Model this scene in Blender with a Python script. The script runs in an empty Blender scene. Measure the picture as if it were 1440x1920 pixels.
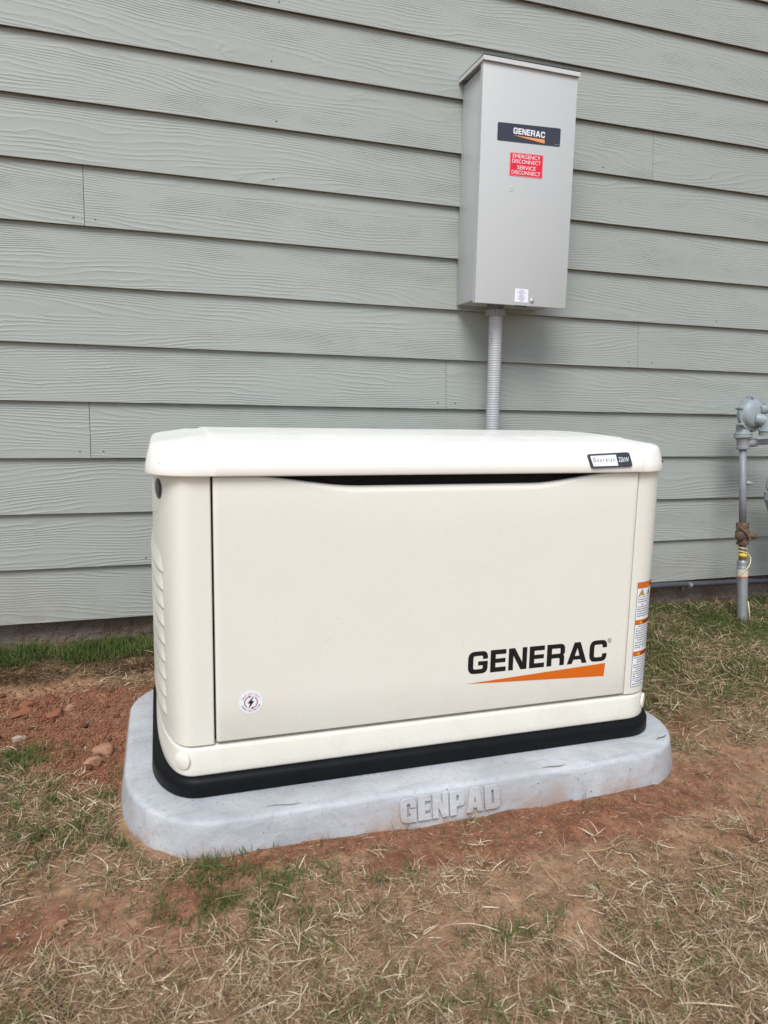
import bpy, bmesh, math, random
import numpy as np
from mathutils import Vector, Matrix, noise as mnoise
random.seed(7)
rng = np.random.default_rng(11)
S = bpy.context.scene
C = S.collection

# ------------------------------------------------------------------ camera
CAM = np.array([0.0, -2.446, 0.708])
FPX = 1327.7                                   # focal length in px of the 1440x1920 frame
_y, _p, _r = 0.309, 0.1448, 0.01915
_f = np.array([math.sin(_y)*math.cos(_p), math.cos(_y)*math.cos(_p), -math.sin(_p)])
_rt = np.array([math.cos(_y), -math.sin(_y), 0.0]); _up = np.cross(_rt, _f)
RT = math.cos(_r)*_rt + math.sin(_r)*_up
UP = -math.sin(_r)*_rt + math.cos(_r)*_up
FW = _f
cam_d = bpy.data.cameras.new('camera'); cam = bpy.data.objects.new('camera', cam_d); C.objects.link(cam)
cam_d.sensor_fit = 'VERTICAL'; cam_d.sensor_height = 36.0; cam_d.lens = FPX/1920*36
cam_d.clip_start = 0.05; cam_d.clip_end = 500
cam_d.dof.use_dof = True; cam_d.dof.focus_distance = 2.1; cam_d.dof.aperture_fstop = 6.3
M = Matrix([[RT[0], UP[0], -FW[0], CAM[0]], [RT[1], UP[1], -FW[1], CAM[1]], [RT[2], UP[2], -FW[2], CAM[2]], [0, 0, 0, 1]])
cam.matrix_world = M
S.camera = cam

def G(px, py, z=-0.16):                        # a point of the photograph taken down to the ground
    d = FW + RT*(px-720)/FPX - UP*(py-960)/FPX
    q = CAM + d*(z-CAM[2])/d[2]
    return float(q[0]), float(q[1])

# ------------------------------------------------------------------ sky, sun, exposure
SUN_EL, SUN_AZ = math.radians(51), math.radians(207)     # azimuth clockwise from +y; the light comes from the front, a little left
w = bpy.data.worlds.new('World'); S.world = w; w.use_nodes = True
nt = w.node_tree; nt.nodes.clear()
out = nt.nodes.new('ShaderNodeOutputWorld'); bg = nt.nodes.new('ShaderNodeBackground')
sky = nt.nodes.new('ShaderNodeTexSky'); sky.sky_type = 'NISHITA'; sky.sun_disc = False
sky.sun_elevation = SUN_EL; sky.sun_rotation = SUN_AZ
sky.air_density = 1.0; sky.dust_density = 1.5; sky.ozone_density = 1.0
hs = nt.nodes.new('ShaderNodeHueSaturation'); hs.inputs['Saturation'].default_value = 0.68
nt.links.new(sky.outputs[0], hs.inputs['Color']); nt.links.new(hs.outputs[0], bg.inputs[0])
bg.inputs[1].default_value = 0.118
nt.links.new(bg.outputs[0], out.inputs[0])
sd = bpy.data.lights.new('sun', 'SUN'); sd.energy = 2.15; sd.angle = math.radians(30); sd.color = (1.0, 0.998, 0.995)
sun = bpy.data.objects.new('sun', sd); C.objects.link(sun)
sdir = Vector((math.sin(SUN_AZ)*math.cos(SUN_EL), math.cos(SUN_AZ)*math.cos(SUN_EL), math.sin(SUN_EL)))
sun.rotation_euler = sdir.to_track_quat('Z', 'Y').to_euler()
S.view_settings.view_transform = 'Standard'; S.view_settings.look = 'None'
S.view_settings.exposure = 0.42; S.view_settings.gamma = 1.0
S.view_settings.use_curve_mapping = False

# ------------------------------------------------------------------ helpers
def mat(name, col=(.8, .8, .8), rough=.5, metal=0.0, spec=.5, bump=None, vary=None, coat=0):
    """bump: (scale, strength, distance[, stretch]); vary: (scale, amount, second colour)"""
    m = bpy.data.materials.new(name); m.use_nodes = True
    t = m.node_tree; b = t.nodes['Principled BSDF']
    b.inputs['Base Color'].default_value = (*col, 1); b.inputs['Roughness'].default_value = rough
    b.inputs['Metallic'].default_value = metal; b.inputs['Specular IOR Level'].default_value = spec
    if coat: b.inputs['Coat Weight'].default_value = coat
    if bump or vary:
        tc = t.nodes.new('ShaderNodeTexCoord')
    if vary:
        n = t.nodes.new('ShaderNodeTexNoise'); n.inputs['Scale'].default_value = vary[0]; n.inputs['Detail'].default_value = 6
        n.inputs['Roughness'].default_value = .6
        t.links.new(tc.outputs['Object'], n.inputs['Vector'])
        mr = t.nodes.new('ShaderNodeMapRange'); mr.inputs[1].default_value = .35; mr.inputs[2].default_value = .7
        mr.inputs[4].default_value = vary[1]
        t.links.new(n.outputs['Fac'], mr.inputs[0])
        mx = t.nodes.new('ShaderNodeMix'); mx.data_type = 'RGBA'
        mx.inputs[6].default_value = (*col, 1); mx.inputs[7].default_value = (*vary[2], 1)
        t.links.new(mr.outputs[0], mx.inputs[0]); t.links.new(mx.outputs[2], b.inputs['Base Color'])
    if bump:
        n = t.nodes.new('ShaderNodeTexNoise'); n.inputs['Scale'].default_value = bump[0]; n.inputs['Detail'].default_value = 5
        t.links.new(tc.outputs['Object'], n.inputs['Vector'])
        bp = t.nodes.new('ShaderNodeBump'); bp.inputs['Strength'].default_value = bump[1]; bp.inputs['Distance'].default_value = bump[2]
        t.links.new(n.outputs['Fac'], bp.inputs['Height']); t.links.new(bp.outputs[0], b.inputs['Normal'])
    return m

def mkmesh(name, verts, faces, material, parent=None, smooth=False, angle=None):
    me = bpy.data.meshes.new(name); me.from_pydata([tuple(map(float, v)) for v in verts], [], faces); me.update()
    bm = bmesh.new(); bm.from_mesh(me); bmesh.ops.recalc_face_normals(bm, faces=bm.faces)
    if angle is not None:
        for e in bm.edges:
            if len(e.link_faces) == 2 and e.calc_face_angle(0) > math.radians(angle): e.smooth = False
    bm.to_mesh(me); bm.free()
    if smooth or angle is not None:
        me.polygons.foreach_set('use_smooth', [True]*len(me.polygons))
    o = bpy.data.objects.new(name, me); C.objects.link(o)
    if material: me.materials.append(material)
    if parent: o.parent = parent; o.matrix_parent_inverse = Matrix.Translation(-Vector(parent.location))
    return o

def empty(name, loc):
    o = bpy.data.objects.new(name, None); o.location = loc; o.empty_display_size = .1; C.objects.link(o); return o
def tag(o, label=None, cat=None, group=None, kind=None):
    for k, v in (('label', label), ('category', cat), ('group', group), ('kind', kind)):
        if v: o[k] = v
    return o

class MB:                                       # gathers shapes into one mesh
    def __init__(s): s.v = []; s.f = []
    def add(s, v, f):
        n = len(s.v); s.v += [tuple(map(float, q)) for q in v]; s.f += [tuple(i+n for i in q) for q in f]; return s
    def box(s, x0, x1, y0, y1, z0, z1, b=0.0):
        if b <= 0:
            v = [(x, y, z) for x in (x0, x1) for y in (y0, y1) for z in (z0, z1)]
            return s.add(v, [(0, 1, 3, 2), (4, 6, 7, 5), (0, 4, 5, 1), (2, 3, 7, 6), (0, 2, 6, 4), (1, 5, 7, 3)])
        bm = bmesh.new(); bmesh.ops.create_cube(bm, size=1)
        for q in bm.verts: q.co = Vector(((x0+x1)/2+q.co.x*(x1-x0), (y0+y1)/2+q.co.y*(y1-y0), (z0+z1)/2+q.co.z*(z1-z0)))
        bmesh.ops.bevel(bm, geom=bm.edges[:], offset=b, segments=2, affect='EDGES', profile=.5)
        bm.verts.index_update()
        s.add([q.co[:] for q in bm.verts], [tuple(q.index for q in f.verts) for f in bm.faces]); bm.free(); return s
    def tube(s, pts, r, n=16, caps=True):       # pts list, r number or list
        pts = [Vector(q) for q in pts]; m = len(pts)
        if not hasattr(r, '__len__'): r = [r]*m
        V = []; ref = None
        for i, q in enumerate(pts):
            t = (pts[min(i+1, m-1)]-pts[max(i-1, 0)])
            if t.length < 1e-9: t = pts[-1]-pts[0]
            t.normalize()
            if ref is None: ref = Vector((0, 0, 1)) if abs(t.z) < .9 else Vector((1, 0, 0))
            a = t.cross(ref).normalized(); b = a.cross(t).normalized(); ref = b
            V += [q+(a*math.cos(2*math.pi*k/n)+b*math.sin(2*math.pi*k/n))*r[i] for k in range(n)]
        F = [(i*n+k, i*n+(k+1) % n, (i+1)*n+(k+1) % n, (i+1)*n+k) for i in range(m-1) for k in range(n)]
        if caps: F += [tuple(range(n))[::-1], tuple((m-1)*n+k for k in range(n))]
        return s.add(V, F)
    def lathe(s, c, axis, prof, n=24):          # prof: (distance along axis, radius)
        c = Vector(c); ax = Vector(axis).normalized()
        return s._rings([c+ax*d for d, _ in prof], ax, [r for _, r in prof], n)
    def _rings(s, cs, ax, rs, n):
        ref = Vector((0, 0, 1)) if abs(ax.z) < .9 else Vector((1, 0, 0))
        a = ax.cross(ref).normalized(); b = a.cross(ax).normalized()
        V = [q+(a*math.cos(2*math.pi*k/n)+b*math.sin(2*math.pi*k/n))*max(r, 1e-5) for q, r in zip(cs, rs) for k in range(n)]
        m = len(cs)
        F = [(i*n+k, i*n+(k+1) % n, (i+1)*n+(k+1) % n, (i+1)*n+k) for i in range(m-1) for k in range(n)]
        F += [tuple(range(n))[::-1], tuple((m-1)*n+k for k in range(n))]
        return s.add(V, F)
    def build(s, name, m, parent=None, **k): return mkmesh(name, s.v, s.f, m, parent, **k)

def rring(x0, x1, y0, y1, r, off, z, nc=10, xb=(), yb=(), fy=None, fx=None):
    """rounded rectangle ring, counter-clockwise from the front left; off shrinks it inward"""
    P = []; rr = max(r-off, .0005)
    fy = fy or r
    if fx:                                      # long, slowly turning front left corner
        ry = fy-off
        for k in range(29):
            a = math.pi/2*k/28; P.append((x0+r-rr*math.cos(a)**(2/fx), y0+fy-ry*math.sin(a)**(2/fx), z))
    def arc(cx, cy, a0, ry=None):
        if fx and ry: return
        for k in range(nc+1):
            a = a0+math.pi/2*k/nc; P.append((cx+rr*math.cos(a), cy+(ry or rr)*math.sin(a), z))
    arc(x0+r, y0+fy, math.pi, max(fy-off, .0005))                    # front left corner (from left side to front)
    for x in xb: P.append((x, y0+off, z))
    arc(x1-r, y0+r, 1.5*math.pi)
    for y in yb: P.append((x1-off, y, z))
    arc(x1-r, y1-r, 0)
    for x in reversed(xb): P.append((x, y1-off, z))
    arc(x0+r, y1-r, math.pi/2)
    for y in reversed(yb): P.append((x0+off, y, z))
    return P
def loft(rings, close_top=True, close_bottom=True):
    n = len(rings[0]); V = [q for R_ in rings for q in R_]; F = []
    for i in range(len(rings)-1):
        for k in range(n):
            F.append((i*n+k, i*n+(k+1) % n, (i+1)*n+(k+1) % n, (i+1)*n+k))
    if close_top: F.append(tuple((len(rings)-1)*n+k for k in range(n)))
    if close_bottom: F.append(tuple(range(n))[::-1])
    return V, F

def rpoly(pts, seg=5):                          # polygon whose corners (x, y, radius) are rounded
    o = []; n = len(pts)
    for i in range(n):
        x, y = pts[i][:2]; r = pts[i][2] if len(pts[i]) > 2 else 0
        if r <= 0: o.append((x, y)); continue
        p = Vector((x, y)); a = Vector(pts[i-1][:2])-p; b = Vector(pts[(i+1) % n][:2])-p
        ra = min(r, a.length*.5 if False else a.length, b.length); a.normalize(); b.normalize()
        p0 = p+a*ra; p1 = p+b*ra
        for k in range(seg+1):
            t = k/seg; q = p0*(1-t)**2+p*2*t*(1-t)+p1*t*t; q = q*.6+((p0*(1-t)+p1*t)*.0+q*1.0)*.4
            o.append((q.x, q.y))
    return o
def poly_mesh(contours, extrude=0.0, bevel=0.0):
    """filled flat shape from closed contours (holes allowed) -> verts (u, v, w), faces"""
    cu = bpy.data.curves.new('tmp', 'CURVE'); cu.dimensions = '2D'; cu.fill_mode = 'BOTH'
    cu.extrude = extrude; cu.bevel_depth = bevel; cu.bevel_resolution = 1
    for c in contours:
        sp = cu.splines.new('POLY'); sp.points.add(len(c)-1); sp.use_cyclic_u = True
        for q, (x, y) in zip(sp.points, c): q.co = (x, y, 0, 1)
    ob = bpy.data.objects.new('tmp', cu); me = bpy.data.meshes.new_from_object(ob)
    v = [tuple(q.co) for q in me.vertices]; f = [tuple(p.vertices) for p in me.polygons]
    bpy.data.objects.remove(ob); bpy.data.curves.remove(cu); bpy.data.meshes.remove(me)
    return v, f
def text_mesh(s, x0, x1, z0, z1, bold=0.0, space=1.0):
    cu = bpy.data.curves.new('tmp', 'FONT'); cu.body = s; cu.size = 1; cu.space_character = space; cu.offset = bold
    cu.resolution_u = 4
    ob = bpy.data.objects.new('tmp', cu); me = bpy.data.meshes.new_from_object(ob)
    v = np.array([q.co[:] for q in me.vertices]); f = [tuple(p.vertices) for p in me.polygons]
    bpy.data.objects.remove(ob); bpy.data.curves.remove(cu); bpy.data.meshes.remove(me)
    lo = v.min(0); hi = v.max(0)
    u = x0+(v[:, 0]-lo[0])/(hi[0]-lo[0])*(x1-x0); q = z0+(v[:, 1]-lo[1])/(hi[1]-lo[1])*(z1-z0)
    return [(a, b, 0) for a, b in zip(u, q)], f
def on_front(y): return lambda v: [(a, y-c, b) for a, b, c in v]      # (u, v, w) on a plane facing -y

LET = {
 'G': (1.02, [[(1.02, .645), (1.02, 1, .3), (0, 1, .34), (0, 0, .34), (1.02, 0, .3), (1.02, .55), (.52, .55), (.52, .37), (.76, .37), (.76, .2, .08), (.27, .2, .1), (.27, .8, .1), (.76, .8, .06), (.76, .645)]]),
 'E': (.82, [[(0, 0), (.82, 0), (.82, .21), (.27, .21), (.27, .41), (.79, .41), (.79, .6), (.27, .6), (.27, .79), (.82, .79), (.82, 1), (0, 1)]]),
 'N': (.98, [[(0, 0), (.25, 0), (.25, .66), (.66, 0), (.98, 0), (.98, 1), (.73, 1), (.73, .34), (.32, 1), (0, 1)]]),
 'R': (1.0, [[(0, 0), (.27, 0), (.27, .35), (.71, .35, .07), (.71, 0), (.97, 0), (.97, .44, .1), (.9, .48, .03), (1.0, .55, .1), (1.0, 1, .28), (0, 1)], [(.27, .55), (.74, .55, .06), (.74, .8, .06), (.27, .8)]]),
 'A': (1.12, [[(0, 0), (.28, 0), (.36, .19), (.77, .19), (.84, 0), (1.12, 0), (.72, 1), (.38, 1)], [(.43, .37), (.69, .37), (.56, .74)]]),
 'C': (1.0, [[(1, .645), (1, 1, .3), (0, 1, .34), (0, 0, .34), (1, 0, .3), (1, .36), (.74, .36), (.74, .2, .08), (.27, .2, .1), (.27, .8, .1), (.74, .8, .08), (.74, .645)]]),
}
PADL = {
 'G': (.64, [[(.64, .6), (.64, 1, .25), (0, 1, .3), (0, 0, .3), (.5, 0, .1), (.5, .06), (.52, 0), (.64, 0), (.64, .52), (.36, .52), (.36, .38), (.41, .38), (.41, .2, .05), (.25, .2, .07), (.25, .8, .07), (.41, .8, .05), (.41, .6)]]),
 'E': (.52, [[(0, 0), (.52, 0), (.52, .2), (.27, .2), (.27, .4), (.47, .4), (.47, .6), (.27, .6), (.27, .8), (.52, .8), (.52, 1), (0, 1)]]),
 'N': (.64, [[(0, 0), (.22, 0), (.22, .5), (.4, 0), (.64, 0), (.64, 1), (.42, 1), (.42, .5), (.25, 1), (0, 1)]]),
 'P': (.62, [[(0, 0), (.26, 0), (.26, .36), (.62, .36, .22), (.62, 1, .22), (0, 1)], [(.26, .54), (.38, .54, .05), (.38, .84, .05), (.26, .84)]]),
 'A': (.72, [[(0, 0), (.25, 0), (.28, .18), (.44, .18), (.47, 0), (.72, 0), (.53, 1), (.18, 1)], [(.30, .36), (.42, .36), (.36, .75)]]),
 'D': (.64, [[(0, 0), (.64, 0, .24), (.64, 1, .24), (0, 1)], [(.26, .18), (.39, .18, .05), (.39, .82, .05), (.26, .82)]]),
}
def word(chars, table, x0, x1, z0, z1, gap=.14, extrude=0, bevel=0):
    tot = sum(table[c][0] for c in chars)+gap*(len(chars)-1); sx = (x1-x0)/tot; sz = z1-z0
    x = 0; V = []; F = []
    for c in chars:
        wd, cs = table[c]
        cc = [[(x0+(x+a)*sx, z0+b*sz) for a, b in rpoly(q)] for q in cs]
        v, f = poly_mesh(cc, extrude, bevel); n = len(V); V += v; F += [tuple(i+n for i in q) for q in f]; x += wd+gap
    return V, F

# lattice noise for the ground and the scatter
_lat = rng.random((8, 256, 256))
def vn(x, y, freq, k=0):
    u = np.asarray(x)*freq+37.7*k; v = np.asarray(y)*freq+91.3*k
    i = np.floor(u).astype(int); j = np.floor(v).astype(int); a = u-i; b = v-j
    a = a*a*(3-2*a); b = b*b*(3-2*b); L = _lat[k % 8]
    g = lambda p, q: L[p % 256, q % 256]
    return (g(i, j)*(1-a)+g(i+1, j)*a)*(1-b)+(g(i, j+1)*(1-a)+g(i+1, j+1)*a)*b-.5
def fbm(x, y, freq, k=0, octv=4):
    s = 0; a = 1
    for o in range(octv): s = s+a*vn(x, y, freq*2**o, k+o); a *= .5
    return s

# ------------------------------------------------------------------ zones of the ground (world metres)
def blobs(x, y, L):
    s = np.zeros(np.shape(x))
    for (px, py, rx, ry, a) in L:
        cx, cy = G(px, py); s = s+a*np.exp(-((x-cx)/rx)**2-((y-cy)/ry)**2)
    return s
RED = [(120, 1700, .16, .09, .42), (400, 1790, .14, .06, .35), (60, 1370, .22, .14, 1.2), (190, 1420, .16, .16, 1.1), (160, 1340, .2, .08, .9), (900, 1545, .3, .045, 1.0), (1150, 1500, .18, .05, 1.0),
       (1320, 1440, .14, .06, .8), (1420, 1560, .16, .06, .7), (1290, 1360, .1, .12, .55), (1240, 1280, .1, .12, .6), (80, 1590, .06, .05, 1.2),
       (380, 1670, .09, .05, .7), (30, 1760, .12, .06, .7), (1310, 1500, .20, .08, .55), (1000, 1575, .28, .05, .45), (1240, 1330, .09, .12, .4), (780, 1610, .12, .03, .9), (620, 1590, .2, .03, .9), (1050, 1560, .2, .04, .6), (330, 1730, .09, .06, .5),
       (60, 1860, .06, .03, .5), (500, 1610, .1, .03, .4)]
GREEN = [(180, 1700, .025, .03, .8), (370, 1705, .05, .035, .95), (460, 1680, .06, .04, .85), (500, 1720, .07, .04, .8), (440, 1620, .06, .03, .85), (420, 1680, .14, .09, .28), (130, 1560, .16, .10, .25), (240, 1565, .045, .04, 1.8),
         (20, 1440, .08, .07, 1.2), (80, 1520, .14, .09, .9), (60, 1600, .08, .05, .5), (1180, 1730, .10, .04, .45), (1000, 1740, .10, .03, .45), (850, 1860, .04, .02, .6), (1400, 1790, .12, .04, .35),
         (950, 1890, .1, .03, .7), (590, 1640, .05, .03, .5), (740, 1650, .05, .02, .4), (200, 1500, .12, .05, .5), (720, 1900, .08, .03, .3), (1200, 1880, .1, .04, .35),
         (40, 1890, .06, .04, .7), (1330, 1690, .1, .04, .2), (650, 1750, .1, .05, .25), (660, 1860, .06, .04, .3), (120, 1410, .02, .02, .8), (30, 1405, .03, .02, 1.1), (215, 1470, .03, .03, .7)]
STRAW = [(90, 1500, .16, .12, .9), (60, 1580, .12, .06, .8), (300, 1640, .14, .05, .8), (640, 1620, .2, .05, .5), (960, 1600, .16, .06, .4), (700, 1840, .5, .12, .8), (200, 1850, .3, .1, .6), (1250, 1850, .4, .12, .8),
         (180, 1560, .14, .1, .8), (1380, 1350, .3, .15, .6), (1180, 1560, .12, .04, .5), (1300, 1640, .3, .06, .6), (40, 1500, .12, .1, .5), (470, 1780, .2, .06, .6)]
def smooth(a, b, x): t = np.clip((x-a)/(b-a), 0, 1); return t*t*(3-2*t)
def sod_left(x, y):                             # the strip of lawn left of the machine
    e = -.180+.045*fbm(x, x*0+3., 11, 2)
    return smooth(e-.012, e+.02, y)*smooth(.3, .1, x)
def lawn_right(x, y):
    return smooth(1.02, 1.25, x+.22*fbm(x, y, 5, 5)+(y+.6)*.1)*smooth(-1.12, -.55, y+.25*fbm(x, y, 4, 3))
def base_h(x, y):
    h = -.165+.058*smooth(-1.1, -.1, y)
    h = np.where(x > 1.1, h-.003*np.clip(x-1.1, 0, 3), h)
    return h
def hgt(x, y):
    x = np.asarray(x, float); y = np.asarray(y, float)
    h = base_h(x, y)+.010*fbm(x, y, 4, 1, 3)+.006*fbm(x, y, 16, 2, 3)
    red = np.clip(blobs(x, y, RED[2:5]), 0, 1)
    h = h-.018*red+red*.022*fbm(x, y, 20, 4, 5)
    h = h+.002*fbm(x, y, 70, 3, 3)
    h = h+.011*np.exp(-((x-.08)/.25)**2-((y+1.17)/.16)**2)
    h = h+.020*sod_left(x, y)
    return h
def in_pad(x, y, m=0.0):
    dx = np.abs(x-.585)-(.685+m-.2); dy = np.abs(y+.755)-(.395+m-.2)
    return np.hypot(np.maximum(dx, 0), np.maximum(dy, 0))+np.minimum(np.maximum(dx, dy), 0) < .2

def axis(lo, hi, step, far):
    a = list(np.arange(lo, hi+1e-6, step)); s = step; p = lo
    left = []
    while p > -far: s *= 1.35; p -= s; left.append(p)
    s = step; p = hi; right = []
    while p < far: s *= 1.35; p += s; right.append(p)
    return np.array(left[::-1]+a+right)
gx = axis(-.8, 2.9, .0055, 80); gy = axis(-1.95, .05, .0055, 80)
X, Y = np.meshgrid(gx, gy); nx, ny = len(gx), len(gy)
near = smooth(6, 3, np.hypot(X-1, Y+1))
Z = np.where(near > 0, hgt(X, Y)*near+(-.165)*(1-near), -.165)
me = bpy.data.meshes.new('ground'); me.vertices.add(nx*ny)
me.vertices.foreach_set('co', np.stack([X, Y, Z], -1).astype('f').ravel())
idx = np.arange(nx*ny).reshape(ny, nx)
q = np.stack([idx[:-1, :-1], idx[:-1, 1:], idx[1:, 1:], idx[1:, :-1]], -1).reshape(-1, 4)
me.loops.add(q.size); me.polygons.add(len(q)); me.loops.foreach_set('vertex_index', q.ravel().astype('i'))
me.polygons.foreach_set('loop_start', np.arange(0, q.size, 4, dtype='i')); me.polygons.foreach_set('loop_total', np.full(len(q), 4, 'i'))
me.polygons.foreach_set('use_smooth', np.ones(len(q), bool))
red = np.clip(blobs(X, Y, RED)+.6*fbm(X, Y, 9, 2)-.02, 0, 1)
a = me.attributes.new('red', 'FLOAT', 'POINT'); a.data.foreach_set('value', red.astype('f').ravel())
lawn = np.clip(np.maximum(sod_left(X, Y), lawn_right(X, Y)), 0, 1)
a = me.attributes.new('humus', 'FLOAT', 'POINT'); a.data.foreach_set('value', lawn.astype('f').ravel())
me.update(); ground = bpy.data.objects.new('ground', me); C.objects.link(ground); tag(ground, kind='structure')
m = bpy.data.materials.new('clay_soil'); m.use_nodes = True; t = m.node_tree; b = t.nodes['Principled BSDF']
b.inputs['Roughness'].default_value = .95; b.inputs['Specular IOR Level'].default_value = .15
def N(t, k, **kw):
    n = t.nodes.new(k)
    for a_, v_ in kw.items(): setattr(n, a_, v_)
    return n
def noise(t, vec, scale, detail=6, rough=.6, dist=0):
    n = N(t, 'ShaderNodeTexNoise'); n.inputs['Scale'].default_value = scale; n.inputs['Detail'].default_value = detail
    n.inputs['Roughness'].default_value = rough; n.inputs['Distortion'].default_value = dist; t.links.new(vec, n.inputs['Vector']); return n.outputs['Fac']
def mixc(t, fac, c0, c1):
    n = N(t, 'ShaderNodeMix', data_type='RGBA')
    for s_, v_ in ((0, fac), (6, c0), (7, c1)):
        if isinstance(v_, tuple): n.inputs[s_].default_value = (*v_, 1)
        elif isinstance(v_, float): n.inputs[s_].default_value = v_
        else: t.links.new(v_, n.inputs[s_])
    return n.outputs[2]
def rngm(t, v, a0, a1, b0, b1):
    n = N(t, 'ShaderNodeMapRange'); t.links.new(v, n.inputs[0])
    for i_, q_ in enumerate((a0, a1, b0, b1)): n.inputs[i_+1].default_value = q_
    return n.outputs[0]
def math_(t, op, a_, b_=None, c_=None):
    n = N(t, 'ShaderNodeMath', operation=op)
    for i_, q_ in enumerate((a_, b_, c_)):
        if q_ is None: continue
        if isinstance(q_, (int, float)): n.inputs[i_].default_value = q_
        else: t.links.new(q_, n.inputs[i_])
    return n.outputs[0]
tc = N(t, 'ShaderNodeTexCoord').outputs['Object']
ar = N(t, 'ShaderNodeAttribute', attribute_name='red').outputs['Fac']; ah = N(t, 'ShaderNodeAttribute', attribute_name='humus').outputs['Fac']
n1 = noise(t, tc, 28, 8, .65); n2 = noise(t, tc, 160, 6, .7); n3 = noise(t, tc, 9, 5)
tan = mixc(t, rngm(t, n1, .35, .68, 0., 1.), (.275, .155, .085), (.52, .335, .20))
redc = mixc(t, rngm(t, n1, .35, .65, 0., 1.), (.15, .062, .035), (.38, .175, .10))
soil = mixc(t, rngm(t, math_(t, 'ADD', ar, math_(t, 'MULTIPLY', n3, .5)), .45, .95, 0., 1.), tan, redc)
soil = mixc(t, rngm(t, n2, .3, .7, 0., .55), soil, (.15, .085, .055))
soil = mixc(t, math_(t, 'MULTIPLY', ah, .8), soil, (.075, .052, .03))
t.links.new(soil, b.inputs['Base Color'])
bp = N(t, 'ShaderNodeBump'); bp.inputs['Strength'].default_value = .9; bp.inputs['Distance'].default_value = .006
hh = math_(t, 'ADD', n1, math_(t, 'MULTIPLY', n2, .6)); t.links.new(hh, bp.inputs['Height']); t.links.new(bp.outputs[0], b.inputs['Normal'])
me.materials.append(m); SOIL = m

# ------------------------------------------------------------------ house wall: lap siding over a foundation
EXP = .1778
def siding_mat():
    m = bpy.data.materials.new('sage_siding'); m.use_nodes = True; t = m.node_tree; b = t.nodes['Principled BSDF']
    b.inputs['Roughness'].default_value = .55; b.inputs['Specular IOR Level'].default_value = .35
    tc = N(t, 'ShaderNodeTexCoord').outputs['Object']; seed = N(t, 'ShaderNodeAttribute', attribute_name='board').outputs['Fac']
    sp = N(t, 'ShaderNodeSeparateXYZ'); t.links.new(tc, sp.inputs[0]); x, z = sp.outputs[0], sp.outputs[2]
    xs = math_(t, 'ADD', x, math_(t, 'MULTIPLY', seed, 17.3)); zs = math_(t, 'ADD', z, math_(t, 'MULTIPLY', seed, 5.1))
    def vec(fx, fz):
        c = N(t, 'ShaderNodeCombineXYZ'); t.links.new(math_(t, 'MULTIPLY', xs, fx), c.inputs[0]); t.links.new(math_(t, 'MULTIPLY', zs, fz), c.inputs[1])
        t.links.new(seed, c.inputs[2]); return c.outputs[0]
    big = noise(t, vec(.75, 6.), 1.0, 1, .4)          # slow field: cathedral arches
    mid = noise(t, vec(4.5, 14.), 1.0, 3, .5)          # wobble of the lines
    fine = noise(t, vec(26., 60.), 1.0, 2, .5)
    # phase of the grain lines; flat-sawn figure where the slow field cancels the climb in z
    ph = math_(t, 'ADD', math_(t, 'MULTIPLY', zs, 92.), math_(t, 'MULTIPLY', big, 24.))
    ph = math_(t, 'ADD', ph, math_(t, 'MULTIPLY', mid, 2.3)); ph = math_(t, 'ADD', ph, math_(t, 'MULTIPLY', fine, .45))
    fr = math_(t, 'FRACT', ph)
    ridge = math_(t, 'POWER', math_(t, 'SUBTRACT', 1., math_(t, 'ABSOLUTE', math_(t, 'SUBTRACT', math_(t, 'MULTIPLY', fr, 2.), 1.))), 2.6)
    ph2 = math_(t, 'ADD', math_(t, 'MULTIPLY', zs, 260.), math_(t, 'ADD', math_(t, 'MULTIPLY', big, 40.), math_(t, 'MULTIPLY', mid, 4.)))
    wv = math_(t, 'MULTIPLY', math_(t, 'SINE', math_(t, 'MULTIPLY', ph2, 6.283)), rngm(t, noise(t, vec(2.6, 13.), 1., 2), .42, .6, 0., .05))
    h = math_(t, 'ADD', math_(t, 'MULTIPLY', ridge, rngm(t, noise(t, vec(5., 18.), 1., 2), .35, .62, .25, 1.3)), wv)
    h = math_(t, 'ADD', h, math_(t, 'MULTIPLY', noise(t, vec(60., 700.), 1., 3), .25))
    bp = N(t, 'ShaderNodeBump'); bp.inputs['Strength'].default_value = 1.0; bp.inputs['Distance'].default_value = .00095
    t.links.new(h, bp.inputs['Height']); t.links.new(bp.outputs[0], b.inputs['Normal'])
    col = mixc(t, rngm(t, noise(t, tc, 1.3, 4), .35, .65, 0., 1.), (.305, .326, .300), (.332, .350, .325))
    col = mixc(t, rngm(t, noise(t, vec(.3, .3), 3., 1), .3, .7, 0., .5), col, (.33, .36, .325))
    # road dust and splashed clay kept low on the wall
    dirt = math_(t, 'MULTIPLY', rngm(t, z, .0, .22, .5, 0.), rngm(t, noise(t, tc, 6., 5), .35, .7, 0., 1.))
    col = mixc(t, dirt, col, (.24, .19, .14)); t.links.new(col, b.inputs['Base Color'])
    return m
house = empty('house_wall', (1.0, 0.0, 0.0))
tag(house, 'sage green lap siding house wall above a low concrete foundation', 'wall')
joints = {7: [-.199], 3: [-.208], 4: [1.013], 5: [1.833], 9: [1.842], 1: [3.2], 0: [-1.9], 2: [-1.4, 3.0], 6: [-2.1, 3.3], 8: [-1.6, 3.1], 10: [-1.2, 2.9], 11: [3.4], 12: [-1.1], 13: [2.9], 14: [-1.7]}
V = []; F = []; seeds = []
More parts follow.
